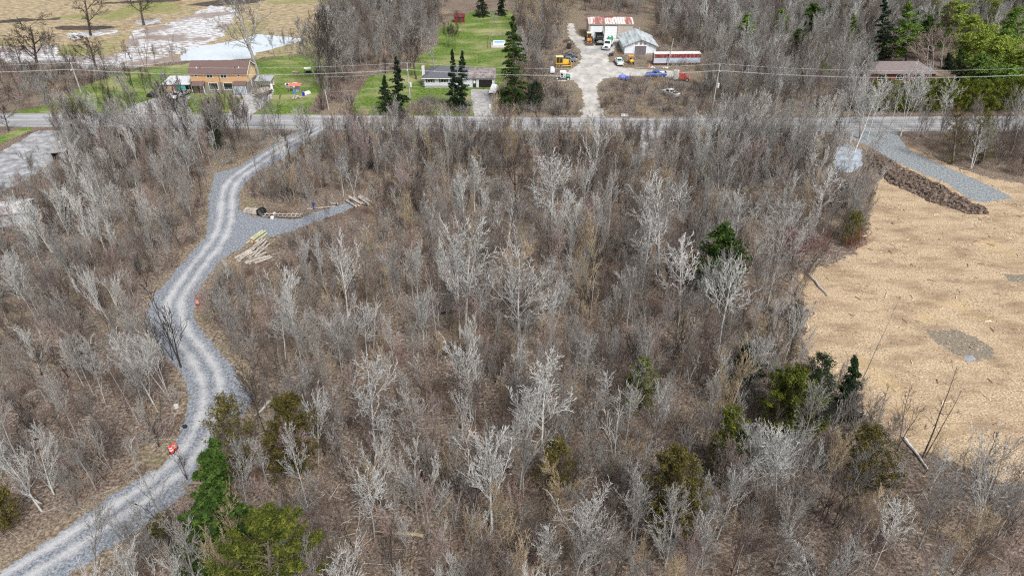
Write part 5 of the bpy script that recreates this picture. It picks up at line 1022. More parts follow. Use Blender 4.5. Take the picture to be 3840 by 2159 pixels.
def dozer():
    o = empty('bulldozer', P(1413, 167)+(0,), D2(2), 'yellow bulldozer with a boxy cab parked at the left side of the dirt yard', 'bulldozer')
    for s_ in (-1, 1):
        t = MB().prof([(-2.1, .35), (-1.8, .05), (1.5, .05), (1.85, .35), (1.6, .8), (-1.8, .85)], s_*.95-.25, s_*.95+.25).build('track', paint('track_steel', (.1, .085, .07)), o)
        for x in (-1.7, -.9, -.1, .7, 1.4): MB().tube((x, s_*1.21, .4), (x, s_*1.26, .4), .2, .2, 8).build('track_roller', M_YEL, t)
    MB().box(-1.9, 1.7, -.65, .65, .6, 1.15).build('body', M_YEL, o); MB().box(.2, 1.9, -.5, .5, 1.153, 1.9, .05, .08).build('engine_hood', M_YEL, o, bevel=.05)
    c = MB().box(-1.7, .1, -.7, .7, 1.153, 2.75, .06, .06).build('cab', M_GLASS, o); MB().box(-1.85, .25, -.8, .8, 2.753, 2.88).build('cab_roof', paint('pale_yellow', (.75, .6, .25)), c)
    for x in (-1.72, -.8, .05):
        for y in (-.72, .66): MB().box(x, x+.09, y, y+.07, 1.155, 2.75).build('cab_pillar', M_YEL, c)
    MB().prof([(2.45, .05), (2.65, .1), (2.5, .6), (2.65, 1.15), (2.5, 1.2), (2.35, .6)], -1.55, 1.55).build('blade', M_YEL, o)
    for s_ in (-1, 1): MB().tube((0, s_*1.28, .5), (2.42, s_*1.28, .5), .1).build('push_arm', M_YEL, o)
dozer()
def cab_truck():
    o = empty('small_cab_truck', P(1418, 201)+(0,), D2(-6), 'small white cab tractor unit with green bonnet left of the dirt driveway', 'tractor')
    MB().box(-2.4, 1.6, -.4, .4, .6, .8).build('chassis', M_BLACK, o); wp = paint('cab_white', (.72, .73, .73))
    c = MB(); c.box(-1.1, -1.0, -.8, .8, .85, 2.2); c.box(.4, .5, -.8, .8, .85, 1.5); c.box(-1.2, .7, -.85, .85, 2.203, 2.35, .1, .08)
    for y in (-.8, .72): c.box(-.2, -.1, y, y+.08, .85, 2.2); c.box(.42, .5, y, y+.08, 1.503, 2.2)
    c.box(-1.0, .4, -.8, .8, .82, .88); c.build('cab', wp, o)
    MB().box(-.9, -.3, -.4, .4, .883, 1.5).build('seat', M_BLACK, o); MB().box(.55, 1.7, -.6, .6, .82, 1.45, .1, .1).build('bonnet', M_GRN, o, bevel=.08); MB().tube((.6, -.62, .9), (.6, -.62, 2.9), .05, .05, 6).build('exhaust', M_BLACK, o)
    MB().box(-2.4, -1.15, -.7, .7, .82, .9).build('deck', M_WOOD, o); wheels(o, (-1.8, 1.2), 1.6, .45, .3, M_WHITE)
cab_truck()
def roller():
    o = empty('mini_roller', P(1586, 161)+(0,), D2(-85), 'small orange ride-on machine with a canopy in front of the grey shed doors', 'machine')
    MB().box(-1.3, 1., -.6, .6, .4, .95, .05, .05).build('body', M_ORG, o, bevel=.05); MB().box(.2, 1.3, -.55, .55, .953, 1.35, .1, .1).build('engine_hood', M_YEL, o, bevel=.05)
    for x in (-1.2, -.1):
        for y in (-.55, .5): MB().box(x, x+.06, y, y+.06, .953, 2.1).build('canopy_post', M_ORG, o)
    MB().box(-1.35, .1, -.7, .7, 2.103, 2.2).build('canopy', M_ORG, o); MB().box(-.9, -.4, -.3, .3, .953, 1.4).build('seat', M_BLACK, o); wheels(o, (-.85, .9), 1.4, .42, .35, M_ORG)
roller()
def semi():
    A = P(1643.4, 164.2); B = P(1752, 161.5)
    o = empty('semi_trailer', (A[0], A[1], 0), .03, 'long box trailer with white roof, faded red upper band and pale blue lower side', 'trailer'); Lg = 13.6
    MB().box(0, Lg, 0, 2.5, .55, 2.0).build('lower_side', mat('pale_blue_panel', [(.36, .44, .52), (.46, .53, .6)], scale=.7), o); MB().box(0, Lg, 0, 2.5, 2.003, 3.1).build('upper_side', mat('faded_red_band', [(.15, .03, .03), (.22, .05, .05), (.4, .22, .21)], scale=1.1, detail=6, stretch=(1.6, 1, .5), lohi=(.4, .66)), o)
    MB().box(-.04, Lg+.04, -.04, 2.54, 3.103, 3.2).build('roof', mat('dirty_white_roof', [(.5, .48, .45), (.7, .69, .67)], scale=1), o); MB().box(-.03, Lg+.03, -.03, 2.53, .35, .547).build('bottom_rail', paint('maroon_rail', (.17, .04, .04)), o)
    MB().box(-.05, -.005, -.02, .12, .55, 3.1).build('corner_post', M_WHITE, o); MB().box(-.06, -.01, .15, 2.4, .6, 3.05).build('front_panel', paint('grey_bulkhead', (.2, .19, .18)), o)
    for x in (9.2, 10.4):
        for y in (.25, 2.25): MB().tube((x, y-.15, .4), (x, y+.15, .4), .42, .42, 12).build('wheel', M_BLACK, o)
    for y in (.5, 2.): MB().box(2., 2.15, y-.07, y+.07, 0, .36).build('landing_leg', M_METAL, o)
semi()
def red_truck():
    o = empty('box_truck', P(1712, 203)+(0,), D2(-12), 'faded red tractor unit with a pale box behind its cab, half hidden in brush', 'truck')
    MB().box(-2.2, -.7, -1., 1., .6, 2.6).build('box', paint('pale_box', (.5, .48, .44)), o); c = MB().prof([(-.65, .7), (.9, .7), (.85, 1.5), (.5, 2.2), (-.65, 2.25)], -.95, .95, .1).build('cab', M_RED, o, bevel=.05)
    MB().box(.8, .86, -.75, .75, 1.5, 1.95).build('windscreen', M_GLASS, c); MB().box(.9, 2.2, -.75, .75, .7, 1.35, .1, .1).build('bonnet', M_RED, o, bevel=.06); wheels(o, (-1.5, 1.6), 1.9, .45, .3); lights(o, 2.2, 1.5, .9)
red_truck()
# tanks, barrels, drums, junk
def tank(x, y, c, r, h, name, label, cat='tank', horiz=0, cap=True, lying=None):
    o = empty(name, P(x, y)+(0,), R.uniform(-.3, .3), label, cat); p = paint(name, c, rough=.4)
    if horiz: MB().tube((-h/2, 0, r), (h/2, 0, r), r, r, 14).build('shell', p, o, bevel=.06)
    else: MB().tube((0, 0, 0), (0, 0, h), r, r*.97, 14).build('shell', p, o, bevel=.04)
    if cap:
        z = 2*r if horiz else h
        MB().tube((0, 0, z-.01), (0, 0, z+.12), r*.4 if not horiz else .2, r*.35 if not horiz else .2, 10).build('lid', M_METAL if not horiz else p, o)
    return o
t_ = empty('water_tank', P(1388, 184)+(0,), -1.5, 'white and blue plastic tank on a small trailer left of the cab tractor', 'tank')
MB().prof([(-1.2, .3), (1.2, .3), (1.3, .9), (.9, 1.6), (-.9, 1.6), (-1.3, .9)], -.8, .8, .25).build('shell', mat('white_blue_plastic', [(.2, .28, .7), (.6, .66, .74), (.72, .75, .78)], scale=.9, lohi=(.3, .5)), t_, bevel=.15); MB().tube((0, 0, 1.6), (0, 0, 1.75), .25, .22, 10).build('lid', M_WHITE, t_); wheels(t_, (0,), 1.9, .33, .2)
for i, (x, y, s_, lb) in enumerate(((1565, 201, 1.15, 'larger round blue plastic tank lying in the grass at the yard edge'), (1579, 203, .85, 'smaller blue plastic tank tucked against the larger one at the yard edge'))):
    o = empty('plastic_tank', P(x, y)+(0,), .2, lb, 'tank', 'blue plastic tanks'); p = paint('tank_blue', (.12, .15, .5)); MB().blob((0, 0, .5*s_), (1.1*s_, .85*s_, .85*s_), i+4, .06, 12, 8).build('shell', p, o); MB().tube((-.2, 0, 1.3*s_), (-.2, 0, 1.48*s_), .2, .18, 8).build('lid', p, o)
tank(1534, 142.5, (.05, .05, .05), .35, 1., 'oil_drum', 'left one of two dark drums at the yard edge above the white pickup', 'drum'); tank(1540, 141.5, (.05, .045, .05), .35, 1., 'oil_drum', 'right one of two dark drums at the yard edge above the white pickup', 'drum')
t_ = empty('barrel_grill', P(1431, 122)+(0,), 1.4, 'dark rusty barrel cooker on a frame at the top left of the yard', 'cooker'); MB().tube((-1.1, 0, 1.1), (1.1, 0, 1.1), .7, .7, 14).build('barrel', paint('rusty_black', (.045, .03, .027)), t_, bevel=.05); MB().box(-.4, .4, -.3, .3, 1.81, 1.9).build('hatch', M_METAL, t_); MB().box(-1., 1., -.5, .5, 0, .4).build('frame', M_BLACK, t_)
o = MB(); 
for i in range(8): o.blob((R.uniform(-1.6, 1.6), R.uniform(-.8, .8), .1), (R.uniform(.3, .8), R.uniform(.3, .6), R.uniform(.2, .6)), i, .3, 7, 4)
o = o.build('debris_heap', mat('rubbish', [(.06, .04, .035), (.2, .13, .11)], scale=3)); o.location = P(1437, 134)+(0,); tag(o, 'brown heap of scrap above the two parked sedans', 'heap', )
o = MB().box(-1, 1, -.5, .5, .1, .7, .1, .1).build('scrap_crate', paint('dark_rust', (.08, .045, .04))); o.location = P(1424, 107)+(0,); tag(o, 'dark rusty crate at the track corner above the barrel cooker', 'crate')
t_ = empty('propane_tank', P(1559, 98)+(0,), 0, 'round grey fuel tank by the right wall corner of the workshop', 'tank'); MB().tube((0, -.6, .9), (0, .6, .9), .5, .5, 14).build('shell', M_METAL, t_, bevel=.08); MB().box(-.4, .4, -.4, .4, 0, .45).build('stand', M_BLACK, t_)
t_ = empty('traffic_cone', P(1632, 168)+(0,), 0, 'small orange cone at the front corner of the semi trailer', 'cone'); MB().tube((0, 0, .05), (0, 0, .9), .25, .05, 10).build('body', paint('cone_orange', (.8, .22, .1)), t_); MB().box(-.3, .3, -.3, .3, 0, .05).build('base', M_ORG, t_)
for i, (x, y, lb) in enumerate(((1641, 171, 'white rubbish heap under the front of the semi trailer'), (1672, 171.5, 'white bags dumped left of the leaning pole by the trailer'), (1678, 193, 'flat white scrap right of the blue pickup'))):
    o = MB()
    for k in range(4): o.blob((R.uniform(-.7, .7), R.uniform(-.4, .4), .05), (R.uniform(.2, .5), R.uniform(.2, .4), R.uniform(.1, .4)), k, .3, 7, 4)
    o = o.build('rubbish', paint('white_rubbish', (.6, .56, .52))); o.location = P(x, y)+(0,); tag(o, lb, 'rubbish', 'white rubbish in the yard')
o = MB().box(-.9, .9, -.5, .5, .02, .35, .05, .05).build('culvert_slab', M_WHITE); o.location = P(1657-0, 291)+(0,) if 0 else P(1571, 291)+(0,); tag(o, 'small white slab in the roadside grass right of the dirt driveway', 'slab')
t_ = empty('red_tractor', P(1568, 18)+(0,), .3, 'small red tractor far behind the workshop near the top edge', 'tractor'); MB().box(-.3, 1.4, -.4, .4, .7, 1.3, .1, .05).build('bonnet', M_RED, t_); MB().box(-1.2, -.3, -.6, .6, .8, 1.1).build('fenders', M_RED, t_); MB().box(-.9, -.4, -.25, .25, 1.1, 1.6).build('seat', M_BLACK, t_); wheels(t_, (-.8, 1.1), 1.5, .6, .3, M_RED)
t_ = empty('camper', P(1684, 24)+(0,), 1.3, 'white camper trailer among far trees at the top edge', 'camper'); MB().box(-2.4, 2.4, -1.1, 1.1, .5, 2.6, .1, .1).build('body', M_WHITE, t_, bevel=.1); MB().box(-1.2, .2, -1.14, -1.06, 1.5, 2.1).build('side_window', M_GLASS, t_); wheels(t_, (0,), 2., .35, .2)

# things round the brown roofed house
o = MB().blob((0, 0, 0), (2., 1.2, 1.3), 5, .2, 12, 7).build('tarp_heap', paint('black_tarp', (.02, .02, .022), rough=.35)); o.location = P(391, 243)+(0,); tag(o, 'heap under a shiny black tarp left of the lean-to shed', 'tarp')
o = MB().blob((0, 0, 0), (.9, .6, .6), 8, .3, 9, 5).build('rubbish', M_TEAL); o.location = P(408, 241)+(0,); tag(o, 'small teal heap of odds and ends between the black tarp and the shed', 'rubbish')
t_ = empty('covered_boat', P(663, 240)+(0,), D2(-118), 'boat under a taut tan tarp on the driveway before the carport', 'boat')
MB().prof([(-2.4, .55), (1.8, .45), (2.7, .95), (2.6, 1.1), (-2.4, 1.1)], -1., 1., -.0).build('hull', paint('dark_hull', (.09, .06, .05)), t_); cv = MB(); cv.add([(-2.5, -1.1, 1.11), (2.0, -.9, 1.11), (2.85, 0, 1.12), (2.0, .9, 1.11), (-2.5, 1.1, 1.11), (-1.8, 0, 1.75), (.6, 0, 2.15), (1.9, 0, 1.4)], [(0, 1, 6, 5), (1, 2, 7), (1, 7, 6), (2, 3, 7), (3, 6, 7), (3, 4, 5, 6), (4, 0, 5), (0, 4, 3, 2, 1)]).build('tarp', mat('tan_tarp', [(.3, .25, .21), (.42, .36, .31)], scale=1.5), t_); wheels(t_, (-.6,), 1.9, .34, .2)
tank(684, 226, (.75, .76, .76), .36, 1.5, 'gas_cylinder', 'white upright gas cylinder at the right side of the carport', 'tank')
tank(640, 213, (.04, .12, .4), .32, .95, 'rain_barrel', 'blue barrel between the house steps and the carport', 'barrel')
ok = empty('wood_shelter', P(745, 232)+(0,), -.02, 'rickety shelter with faded red roof panel and clutter on the side lawn', 'shelter')
MB().add([(-1.7, -.6, 1.75), (1.5, -.6, 1.7), (1.5, .9, 2.0), (-1.7, .9, 2.05), (-1.7, -.6, 1.82), (1.5, -.6, 1.77), (1.5, .9, 2.07), (-1.7, .9, 2.12)], [(3, 2, 1, 0), (4, 5, 6, 7), (0, 1, 5, 4), (1, 2, 6, 5), (2, 3, 7, 6), (3, 0, 4, 7)]).build('roof', paint('pinkish_red_roof', (.55, .17, .14)), ok)
for x in (-1.5, 1.3):
    for y in (-.5, .8): MB().box(x-.05, x+.05, y-.05, y+.05, 0, 1.72).build('post', M_WOOD, ok)
MB().box(-.2, .8, .2, .9, 0, 1.5).build('cupboard', M_METAL, ok)
tank(740, 236, (.06, .22, .6), .33, .95, 'rain_barrel', 'light blue barrel under the red roofed shelter', 'barrel'); tank(764, 241, (.02, .03, .4), .34, .95, 'rain_barrel', 'deep blue barrel right of the firewood heap', 'barrel')
o = MB().box(-.75, .75, -.5, .5, 0, .9, .15, .05).build('appliance', M_WHITE); o.location = P(742, 218)+(0,); o.rotation_euler = (0, 0, .1); tag(o, 'white appliance under a sheet behind the red roof panel', 'appliance')
o = MB().box(-1.1, 1.1, -.4, .4, .1, .7, .05, .05).build('fridge', M_WHITE); o.location = P(771, 238)+(0,); o.rotation_euler = (0, 0, 1.0); tag(o, 'white fridge lying on its side right of the shelter', 'fridge')
o = MB().box(-.9, .9, -.5, .5, .1, .8).build('junk_table', M_WOOD); o.location = P(727, 222)+(0,); tag(o, 'cluttered wooden work table left of the red roofed shelter', 'table')
for i in range(5): q = MB().blob((0, 0, .1), (.28, .25, .3), i, .3, 8, 5).build('bucket', [M_WHITE, M_BLACK, M_METAL, M_WHITE, M_TEAL][i]); X, Y = P(720+i*3.5, 221+i % 2); q.location = (X, Y, .8); tag(q, ['white pail at the left end of', 'black pot second from the left on', 'grey pot in the middle of', 'white tub second from the right on', 'teal tub at the right end of'][i]+' the cluttered work table', 'pot', 'pots on the work table')
def log_mesh(i, L_=1., r=.1):
    m_ = MB().tube((-L_/2, 0, 0), (L_/2, 0, 0), r, r*.88, 9); return m_
LOGM = {k: v for k, v in dict(pale=mat('pale_log_bark', [(.16, .13, .11), (.36, .32, .28), (.52, .48, .43)], scale=2.5, stretch=(.5, 2, 2), rnd=.2), green=mat('peeled_green_log', [(.27, .27, .17), (.42, .42, .28)], scale=2, rnd=.1), cut=mat('cut_wood', [(.45, .2, .09), (.6, .33, .17)], scale=3), fresh=mat('cut_face', [(.42, .33, .24), (.55, .45, .34)], scale=5)).items()}
def log(X, Y, z, L_, r, yaw, bark_, label, group, end='fresh', tilt=0.):
    o = log_mesh(0, L_, r).build('log', LOGM[bark_]); o.location = (X, Y, z); o.rotation_euler = (0, tilt, yaw); tag(o, label, 'log', group)
    for s_ in (-1, 1): MB().tube((s_*(L_/2+.001), 0, 0), (s_*(L_/2+.012), 0, 0), r*.86, r*.8, 9).build('cut_end', LOGM[end], o)
    return o
for i in range(46):   # firewood heap
    a = R.uniform(0, 6.28); q = math.sqrt(R.random())*1.55; X, Y = P(744, 248); log(X+q*math.cos(a), Y+q*.75*math.sin(a), .12+.75*(1-q/1.6)*R.uniform(.6, 1), .42, R.uniform(.08, .13), R.uniform(0, 6.28), 'pale', 'split firewood chunk in the heap in front of the red roofed shelter', 'firewood chunks', tilt=R.uniform(-.4, .4))
pt = empty('picnic_table', P(744.5, 187)+(0,), .05, 'weathered wooden picnic table on the lawn left of the canopy swing', 'table')
MB().box(-.9, .9, -.38, .38, .72, .78).build('table_top', M_PLY, pt)
for s_ in (-1, 1): MB().box(-.9, .9, s_*.7-.13, s_*.7+.13, .42, .47).build('bench', M_PLY, pt)
for x in (-.65, .65): k = MB(); k.box(x-.04, x+.04, -.75, .75, .35, .415); k.tube((x, -.6, 0), (x, -.15, .72), .045); k.tube((x, .6, 0), (x, .15, .72), .045); k.build('leg_frame', M_WOOD, pt)
sw = empty('garden_swing', P(776, 188)+(0,), .2, 'garden swing seat with a white canopy on the side lawn', 'swing')
cv = MB(); cv.add([(-1., -.6, 1.75), (1., -.6, 1.75), (1., .6, 1.85), (-1., .6, 1.85), (-.8, -.1, 2.05), (.8, -.1, 2.05)], [(0, 1, 5, 4), (1, 2, 5), (2, 3, 4, 5), (3, 0, 4), (3, 2, 1, 0)]).build('canopy', M_WHITE, sw)
for x in (-.85, .85): k = MB(); k.tube((x, -.6, 0), (x, 0, 1.75), .04); k.tube((x, .6, 0), (x, 0, 1.75), .04); k.build('leg_frame', M_BLACK, sw)
MB().box(-.7, .7, -.25, .25, .45, .52).build('seat', M_BLACK, sw); MB().box(-.7, .7, .25, .32, .5, 1.).build('backrest', M_BLACK, sw)
o = MB().tube((0, 0, 0), (0, 0, .5), .45, .38, 9).build('tree_stump', BK['brown']); o.location = P(731, 150)+(0,); tag(o, 'low tree stump on the lawn beside the marsh bank', 'stump')
# at the bungalow
cb_ = empty('covered_boat', P(1241, 236)+(0,), D2(-96), 'boat wrapped in white shrink film on the bungalow driveway', 'boat')
MB().prof([(-2.6, .5), (1.6, .45), (2.4, .95), (-2.6, .95)], -.9, .9).build('hull', M_BLACK, cb_); MB().prof([(-2.6, .953), (2.4, .953), (1.6, 1.5), (.4, 1.95), (-1.6, 2.05), (-2.5, 1.5)], -1., 1., .35).build('wrap', paint('white_film', (.78, .79, .8), rough=.25), cb_, bevel=.12); wheels(cb_, (-.8,), 1.9, .32, .2)
for x, lb in ((1165, 'left'), (1232, 'right')):
    t_ = empty('gate_post', P(x, 272)+(0,), 0, 'short white post on the %s side of the bungalow driveway mouth' % lb, 'post', 'white driveway posts'); MB().box(-.16, .16, -.16, .16, 0, .8).build('shaft', M_WHITE, t_); MB().box(-.24, .24, -.24, .24, .803, .95, .1, .1).build('cap', M_WHITE, t_)
o = MB().tube((0, 0, 0), (0, 0, 3.2), .05, .03, 6).build('washing_pole', BK['dark']); o.location = P(1204, 160)+(0,); tag(o, 'thin bare pole standing in brush behind the bungalow lawn', 'pole')

# ------------------------------------------------------------------ lane side: logs, trailer frame, drums
GRP = 'logs stacked beside the gravel lane'
def stack(cx, cy, L_, dx, dy, rows, bark_, label, group, end='fresh', rr=(.16, .22), jit=.1):
    X, Y = P(cx, cy); a = P(cx-dx, cy-dy); b = P(cx+dx, cy+dy); yaw = math.atan2(b[1]-a[1], b[0]-a[0]); nx, ny = -math.sin(yaw), math.cos(yaw); k = 0
    for r_, n in enumerate(rows):
        for i in range(n):
            r = R.uniform(*rr); off = (i-(n-1)/2)*rr[1]*1.95; sh = R.uniform(-.4, .4)
            log(X+nx*off+math.cos(yaw)*sh, Y+ny*off+math.sin(yaw)*sh, rr[1]*.9+r_*rr[1]*1.6, L_*R.uniform(.85, 1.08), r, yaw+R.gauss(0, jit), bark_, label, group, end); k += 1
stack(648, 601, 3.6, 20, -14, [3, 2], 'green', 'thick peeled green log at the top of the big stack by the lane', 'peeled green logs', 'cut', (.18, .26), .04)
stack(650, 626, 4., 18, -16, [6, 4, 2], 'pale', 'grey weathered log in the middle of the big stack right of the lane', GRP, 'fresh', (.13, .2), .1)
stack(622, 644, 3.6, 18, -12, [6, 4], 'pale', 'grey weathered log in the lower left part of the big stack by the lane', 'lower stack logs', 'fresh', (.12, .19), .22)
stack(652, 654, 3.4, 20, -8, [5, 3, 1], 'pale', 'grey weathered log in the lowest part of the big stack by the lane', 'lowest stack logs', 'fresh', (.13, .2), .16)
stack(640, 535, 3.6, 20, 2, [4, 3, 2], 'pale', 'log in the neat pile under the black tarp at the side track mouth', 'tarped pile logs', 'fresh', (.13, .18), .03)
o = MB().blob((0, 0, 0), (.95, 1., 1.35), 12, .18, 10, 6).build('black_tarp', paint('tarp_black', (.012, .012, .014), rough=.35)); o.location = P(659, 538)+(0,); tag(o, 'black tarp draped over the right end of the neat log pile', 'tarp')
stack(892, 512, 3.2, 8, 12, [3, 1], 'pale', 'thick log in the left half of the loose pile on the side track', 'loose pile left logs', 'fresh', (.24, .34), .14)
stack(915, 510, 3., 12, 6, [3, 2], 'pale', 'thick log in the right half of the loose pile on the side track', 'loose pile right logs', 'fresh', (.22, .32), .18)
X, Y = P(808, 524); log(X, Y, .15, 5., .14, .22, 'pale', 'single long pale log lying along the side track', None or 'lone logs')
for i, (x, yw) in enumerate(((841, 1.0), (848, 2.1))): X, Y = P(x, 518); log(X, Y, .5, 1.3, .13, yw, 'pale', ['left', 'right'][i]+' log of a leaning pair left of the loose pile', 'lone logs', tilt=.5)
rk = empty('pole_rack', P(705, 546)+(0,), -.02, 'long ladder-like wooden rack on small wheels lying at the side track mouth', 'rack')
for s_ in (-1, 1): MB().box(-3., 4., s_*.45-.05, s_*.45+.05, .35, .47).build('rail', LOGM['pale'], rk)
for i in range(9): MB().box(-2.6+i*.78, -2.48+i*.78, -.62, .62, .473, .56).build('rung', LOGM['pale'], rk)
for s_ in (-1, 1): MB().tube((-1.2, s_*.62, .3), (-1.2, s_*.8, .3), .3, .3, 12).build('wheel', M_WHITE, rk)
M_DR = paint('drum_orange', (.85, .05, .02), rough=.4)
def drum(x, y, label, tilt=0.):
    o = empty('traffic_drum', P(x, y)+(0,), 0, label, 'traffic drum', 'orange and white traffic drums'); o.rotation_euler = (tilt, tilt*.5, 0); o.scale = (.88, .88, .88)
    for z0, z1, r0, r1, m_, nm in ((.1, .42, .29, .27, M_DR, 'body'), (.42, .6, .27, .25, M_WHITE, 'white_band'), (.6, .78, .25, .23, M_DR, 'upper_body'), (.78, .92, .23, .21, M_WHITE, 'upper_band'), (.92, 1.02, .2, .17, M_DR, 'top')): MB().tube((0, 0, z0), (0, 0, z1), r0, r1, 14).build(nm, m_, o)
    MB().tube((0, 0, 0), (0, 0, .1), .4, .38, 12).build('base', M_BLACK, o)
drum(498, 765, 'lone orange and white traffic drum on the right edge of the upper lane bend'); drum(433, 1136, 'nearer of two orange drums at the left lane edge by the big spruce'); drum(441, 1127, 'farther of two orange drums at the left lane edge by the big spruce', .12)
o = MB().blob((0, 0, .1), (.3, .22, .35), 2, .2, 9, 6).build('black_bag', M_BLACK); o.location = P(466, 1074)+(0,); tag(o, 'small black bag on the left lane edge above the traffic drums', 'bag')
o = MB().tube((0, 0, 0), (0, 0, .35), .32, .28, 10).build('tree_stump', BK['pale']); o.location = P(444, 1023)+(0,); tag(o, 'small pale stump in the grass left of the lane bend', 'stump')

# ------------------------------------------------------------------ people
def person(X, Y, yaw, cols, label, pose):
    """one skinned body; coverall, skin and boots are patches of its single surface"""
    vs = [(0, 0, .95, .15), (0, 0, 1.12, .145), (0, 0, 1.32, .17), (0, 0, 1.46, .12), (0, .0, 1.54, .06), (.02, 0, 1.62, .085), (.02, 0, 1.7, .095), (.0, 0, 1.77, .07)]
    es = [(i, i+1) for i in range(7)]
    def chain(root, pts_):
        k = root
        for q in pts_: vs.append(q); es.append((k, len(vs)-1)); k = len(vs)-1
        return k
    for s_, leg, arm in ((1, pose['l'], pose['al']), (-1, pose['r'], pose['ar'])):
        chain(0, [(.0, s_*.1, .88, .11), (leg*.5+.03, s_*.11, .5, .07), (leg, s_*.12, .1, .05), (leg+.16, s_*.13, .04, .04)])
        hb = chain(2, [(0, s_*.2, 1.42, .07), (arm[0]*.4, s_*.27, 1.16, .05), (arm[0], s_*arm[1], arm[2], .033)])
        w0 = vs[hb]; dx = .05
        pm = chain(hb, [(w0[0]+.05, w0[1], w0[2]-.05, .033)])
        for f in range(4): chain(pm, [(w0[0]+.08, w0[1]+(f-1.5)*.02, w0[2]-.09, .009), (w0[0]+.11, w0[1]+(f-1.5)*.022, w0[2]-.11-.008*(1.5-abs(f-1.5)), .008)])
        chain(hb, [(w0[0]+.07, w0[1]-s_*.04, w0[2]-.03, .009), (w0[0]+.1, w0[1]-s_*.05, w0[2]-.06, .008)])
    me = bpy.data.meshes.new('person'); me.from_pydata([v[:3] for v in vs], es, []); ob = bpy.data.objects.new('tmp_body', me); COL.objects.link(ob)
    sk = ob.modifiers.new('skin', 'SKIN'); sv = me.skin_vertices[0].data
    for i, v in enumerate(vs): sv[i].radius = (v[3], v[3]); sv[i].use_root = i == 0
    ob.modifiers.new('sub', 'SUBSURF').levels = 1
    dg = bpy.context.evaluated_depsgraph_get(); m2 = bpy.data.meshes.new_from_object(ob.evaluated_get(dg)); bpy.data.objects.remove(ob)
    m2.name = 'person'
    for c in cols: m2.materials.append(c)
    for p in m2.polygons:
        c = p.center; p.material_index = 1 if c.z > 1.53 or (abs(c.y) > .24 and c.z < pose['al'][2]+.01 and c.x > pose['al'][0]-.03 and c.z > .6) else (3 if c.z < .09 else (2 if .2 > c.z > .14 else 0))
        p.use_smooth = True
    root = empty('person', (X, Y, 0), yaw, label, 'person'); mesh_obj('body', m2, root)
    MB().blob((0, 0, 1.7), (.125, .115, .13), 1, .04, 10, 8, False).build('hood', cols[0], root, smooth=True)
    f = MB(); f.blob((.1, 0, 1.66), (.04, .065, .085), 2, .02, 8, 6, False).build('face', cols[1], root, smooth=True)
    k = MB(); k.tube((.135, 0, 1.68), (.16, 0, 1.65), .012, .016, 6); k.build('nose', cols[1], root)
    for s_ in (-1, 1): MB().blob((.137, s_*.028, 1.69), (.008, .011, .007), 1, 0, 6, 4, False).build('eye', M_BLACK, root)
    return root
SK = paint('skin', (.5, .3, .22)); BLK = paint('black_clothes', (.008, .008, .009), rough=.9); REF = paint('reflective_band', (.75, .74, .7)); BLU = mat('blue_overalls', [(.008, .02, .1), (.02, .06, .25)], scale=6)
X, Y = P(499, 521); person(X, Y, -1.2, [BLK, SK, REF, BLK], 'person in black hooded work clothes with pale ankle bands, standing left of the lane', dict(l=.16, r=-.14, al=(.12, .3, .92), ar=(-.1, .3, .9)))
X, Y = P(790, 527); person(X, Y, -1.6, [BLU, SK, BLU, M_BLACK], 'person in blue overalls standing at the side track between the log piles', dict(l=.06, r=-.04, al=(.1, .28, .9), ar=(.12, .28, .92)))

# fallen trunks one can tell apart
FT = [((1110, 790), (1180, 782), 'dark'), ((1250, 1100), (1350, 1112), 'pale'), ((1065, 1350), (945, 1338), 'ochre'), ((1140, 1245), (1100, 1300), 'ochre'), ((1690, 700), (1760, 705), 'dark'), ((2030, 690), (2080, 745), 'pale'), ((1975, 1150), (2060, 1170), 'pale'), ((2140, 1030), (2185, 1048), 'pale'), ((680, 1010), (640, 1050), 'pale'), ((2270, 1100), (2330, 1180), 'pale'), ((1330, 930), (1410, 945), 'brown'), ((60, 1240), (110, 1270), 'pale')]
for i, (a, b, tn) in enumerate(FT):
    a = P(*a); b = P(*b); m_ = MB(); d = Vector((b[0]-a[0], b[1]-a[1], 0)); p = Vector((0, 0, .2)); rs = random.Random(i)
    for k in range(5): q = Vector((0, 0, .2))+d*(k+1)/5+Vector((rs.uniform(-.12, .12), rs.uniform(-.12, .12), rs.uniform(-.03, .06))); m_.tube(p, q, .2-.025*k, .18-.025*k, 7); p = q
    o = m_.build('fallen_trunk', BK[tn]); o.location = (a[0], a[1], 0); BOOK.append((o, 'fallen', tn, d.length, S(a[0], a[1])))

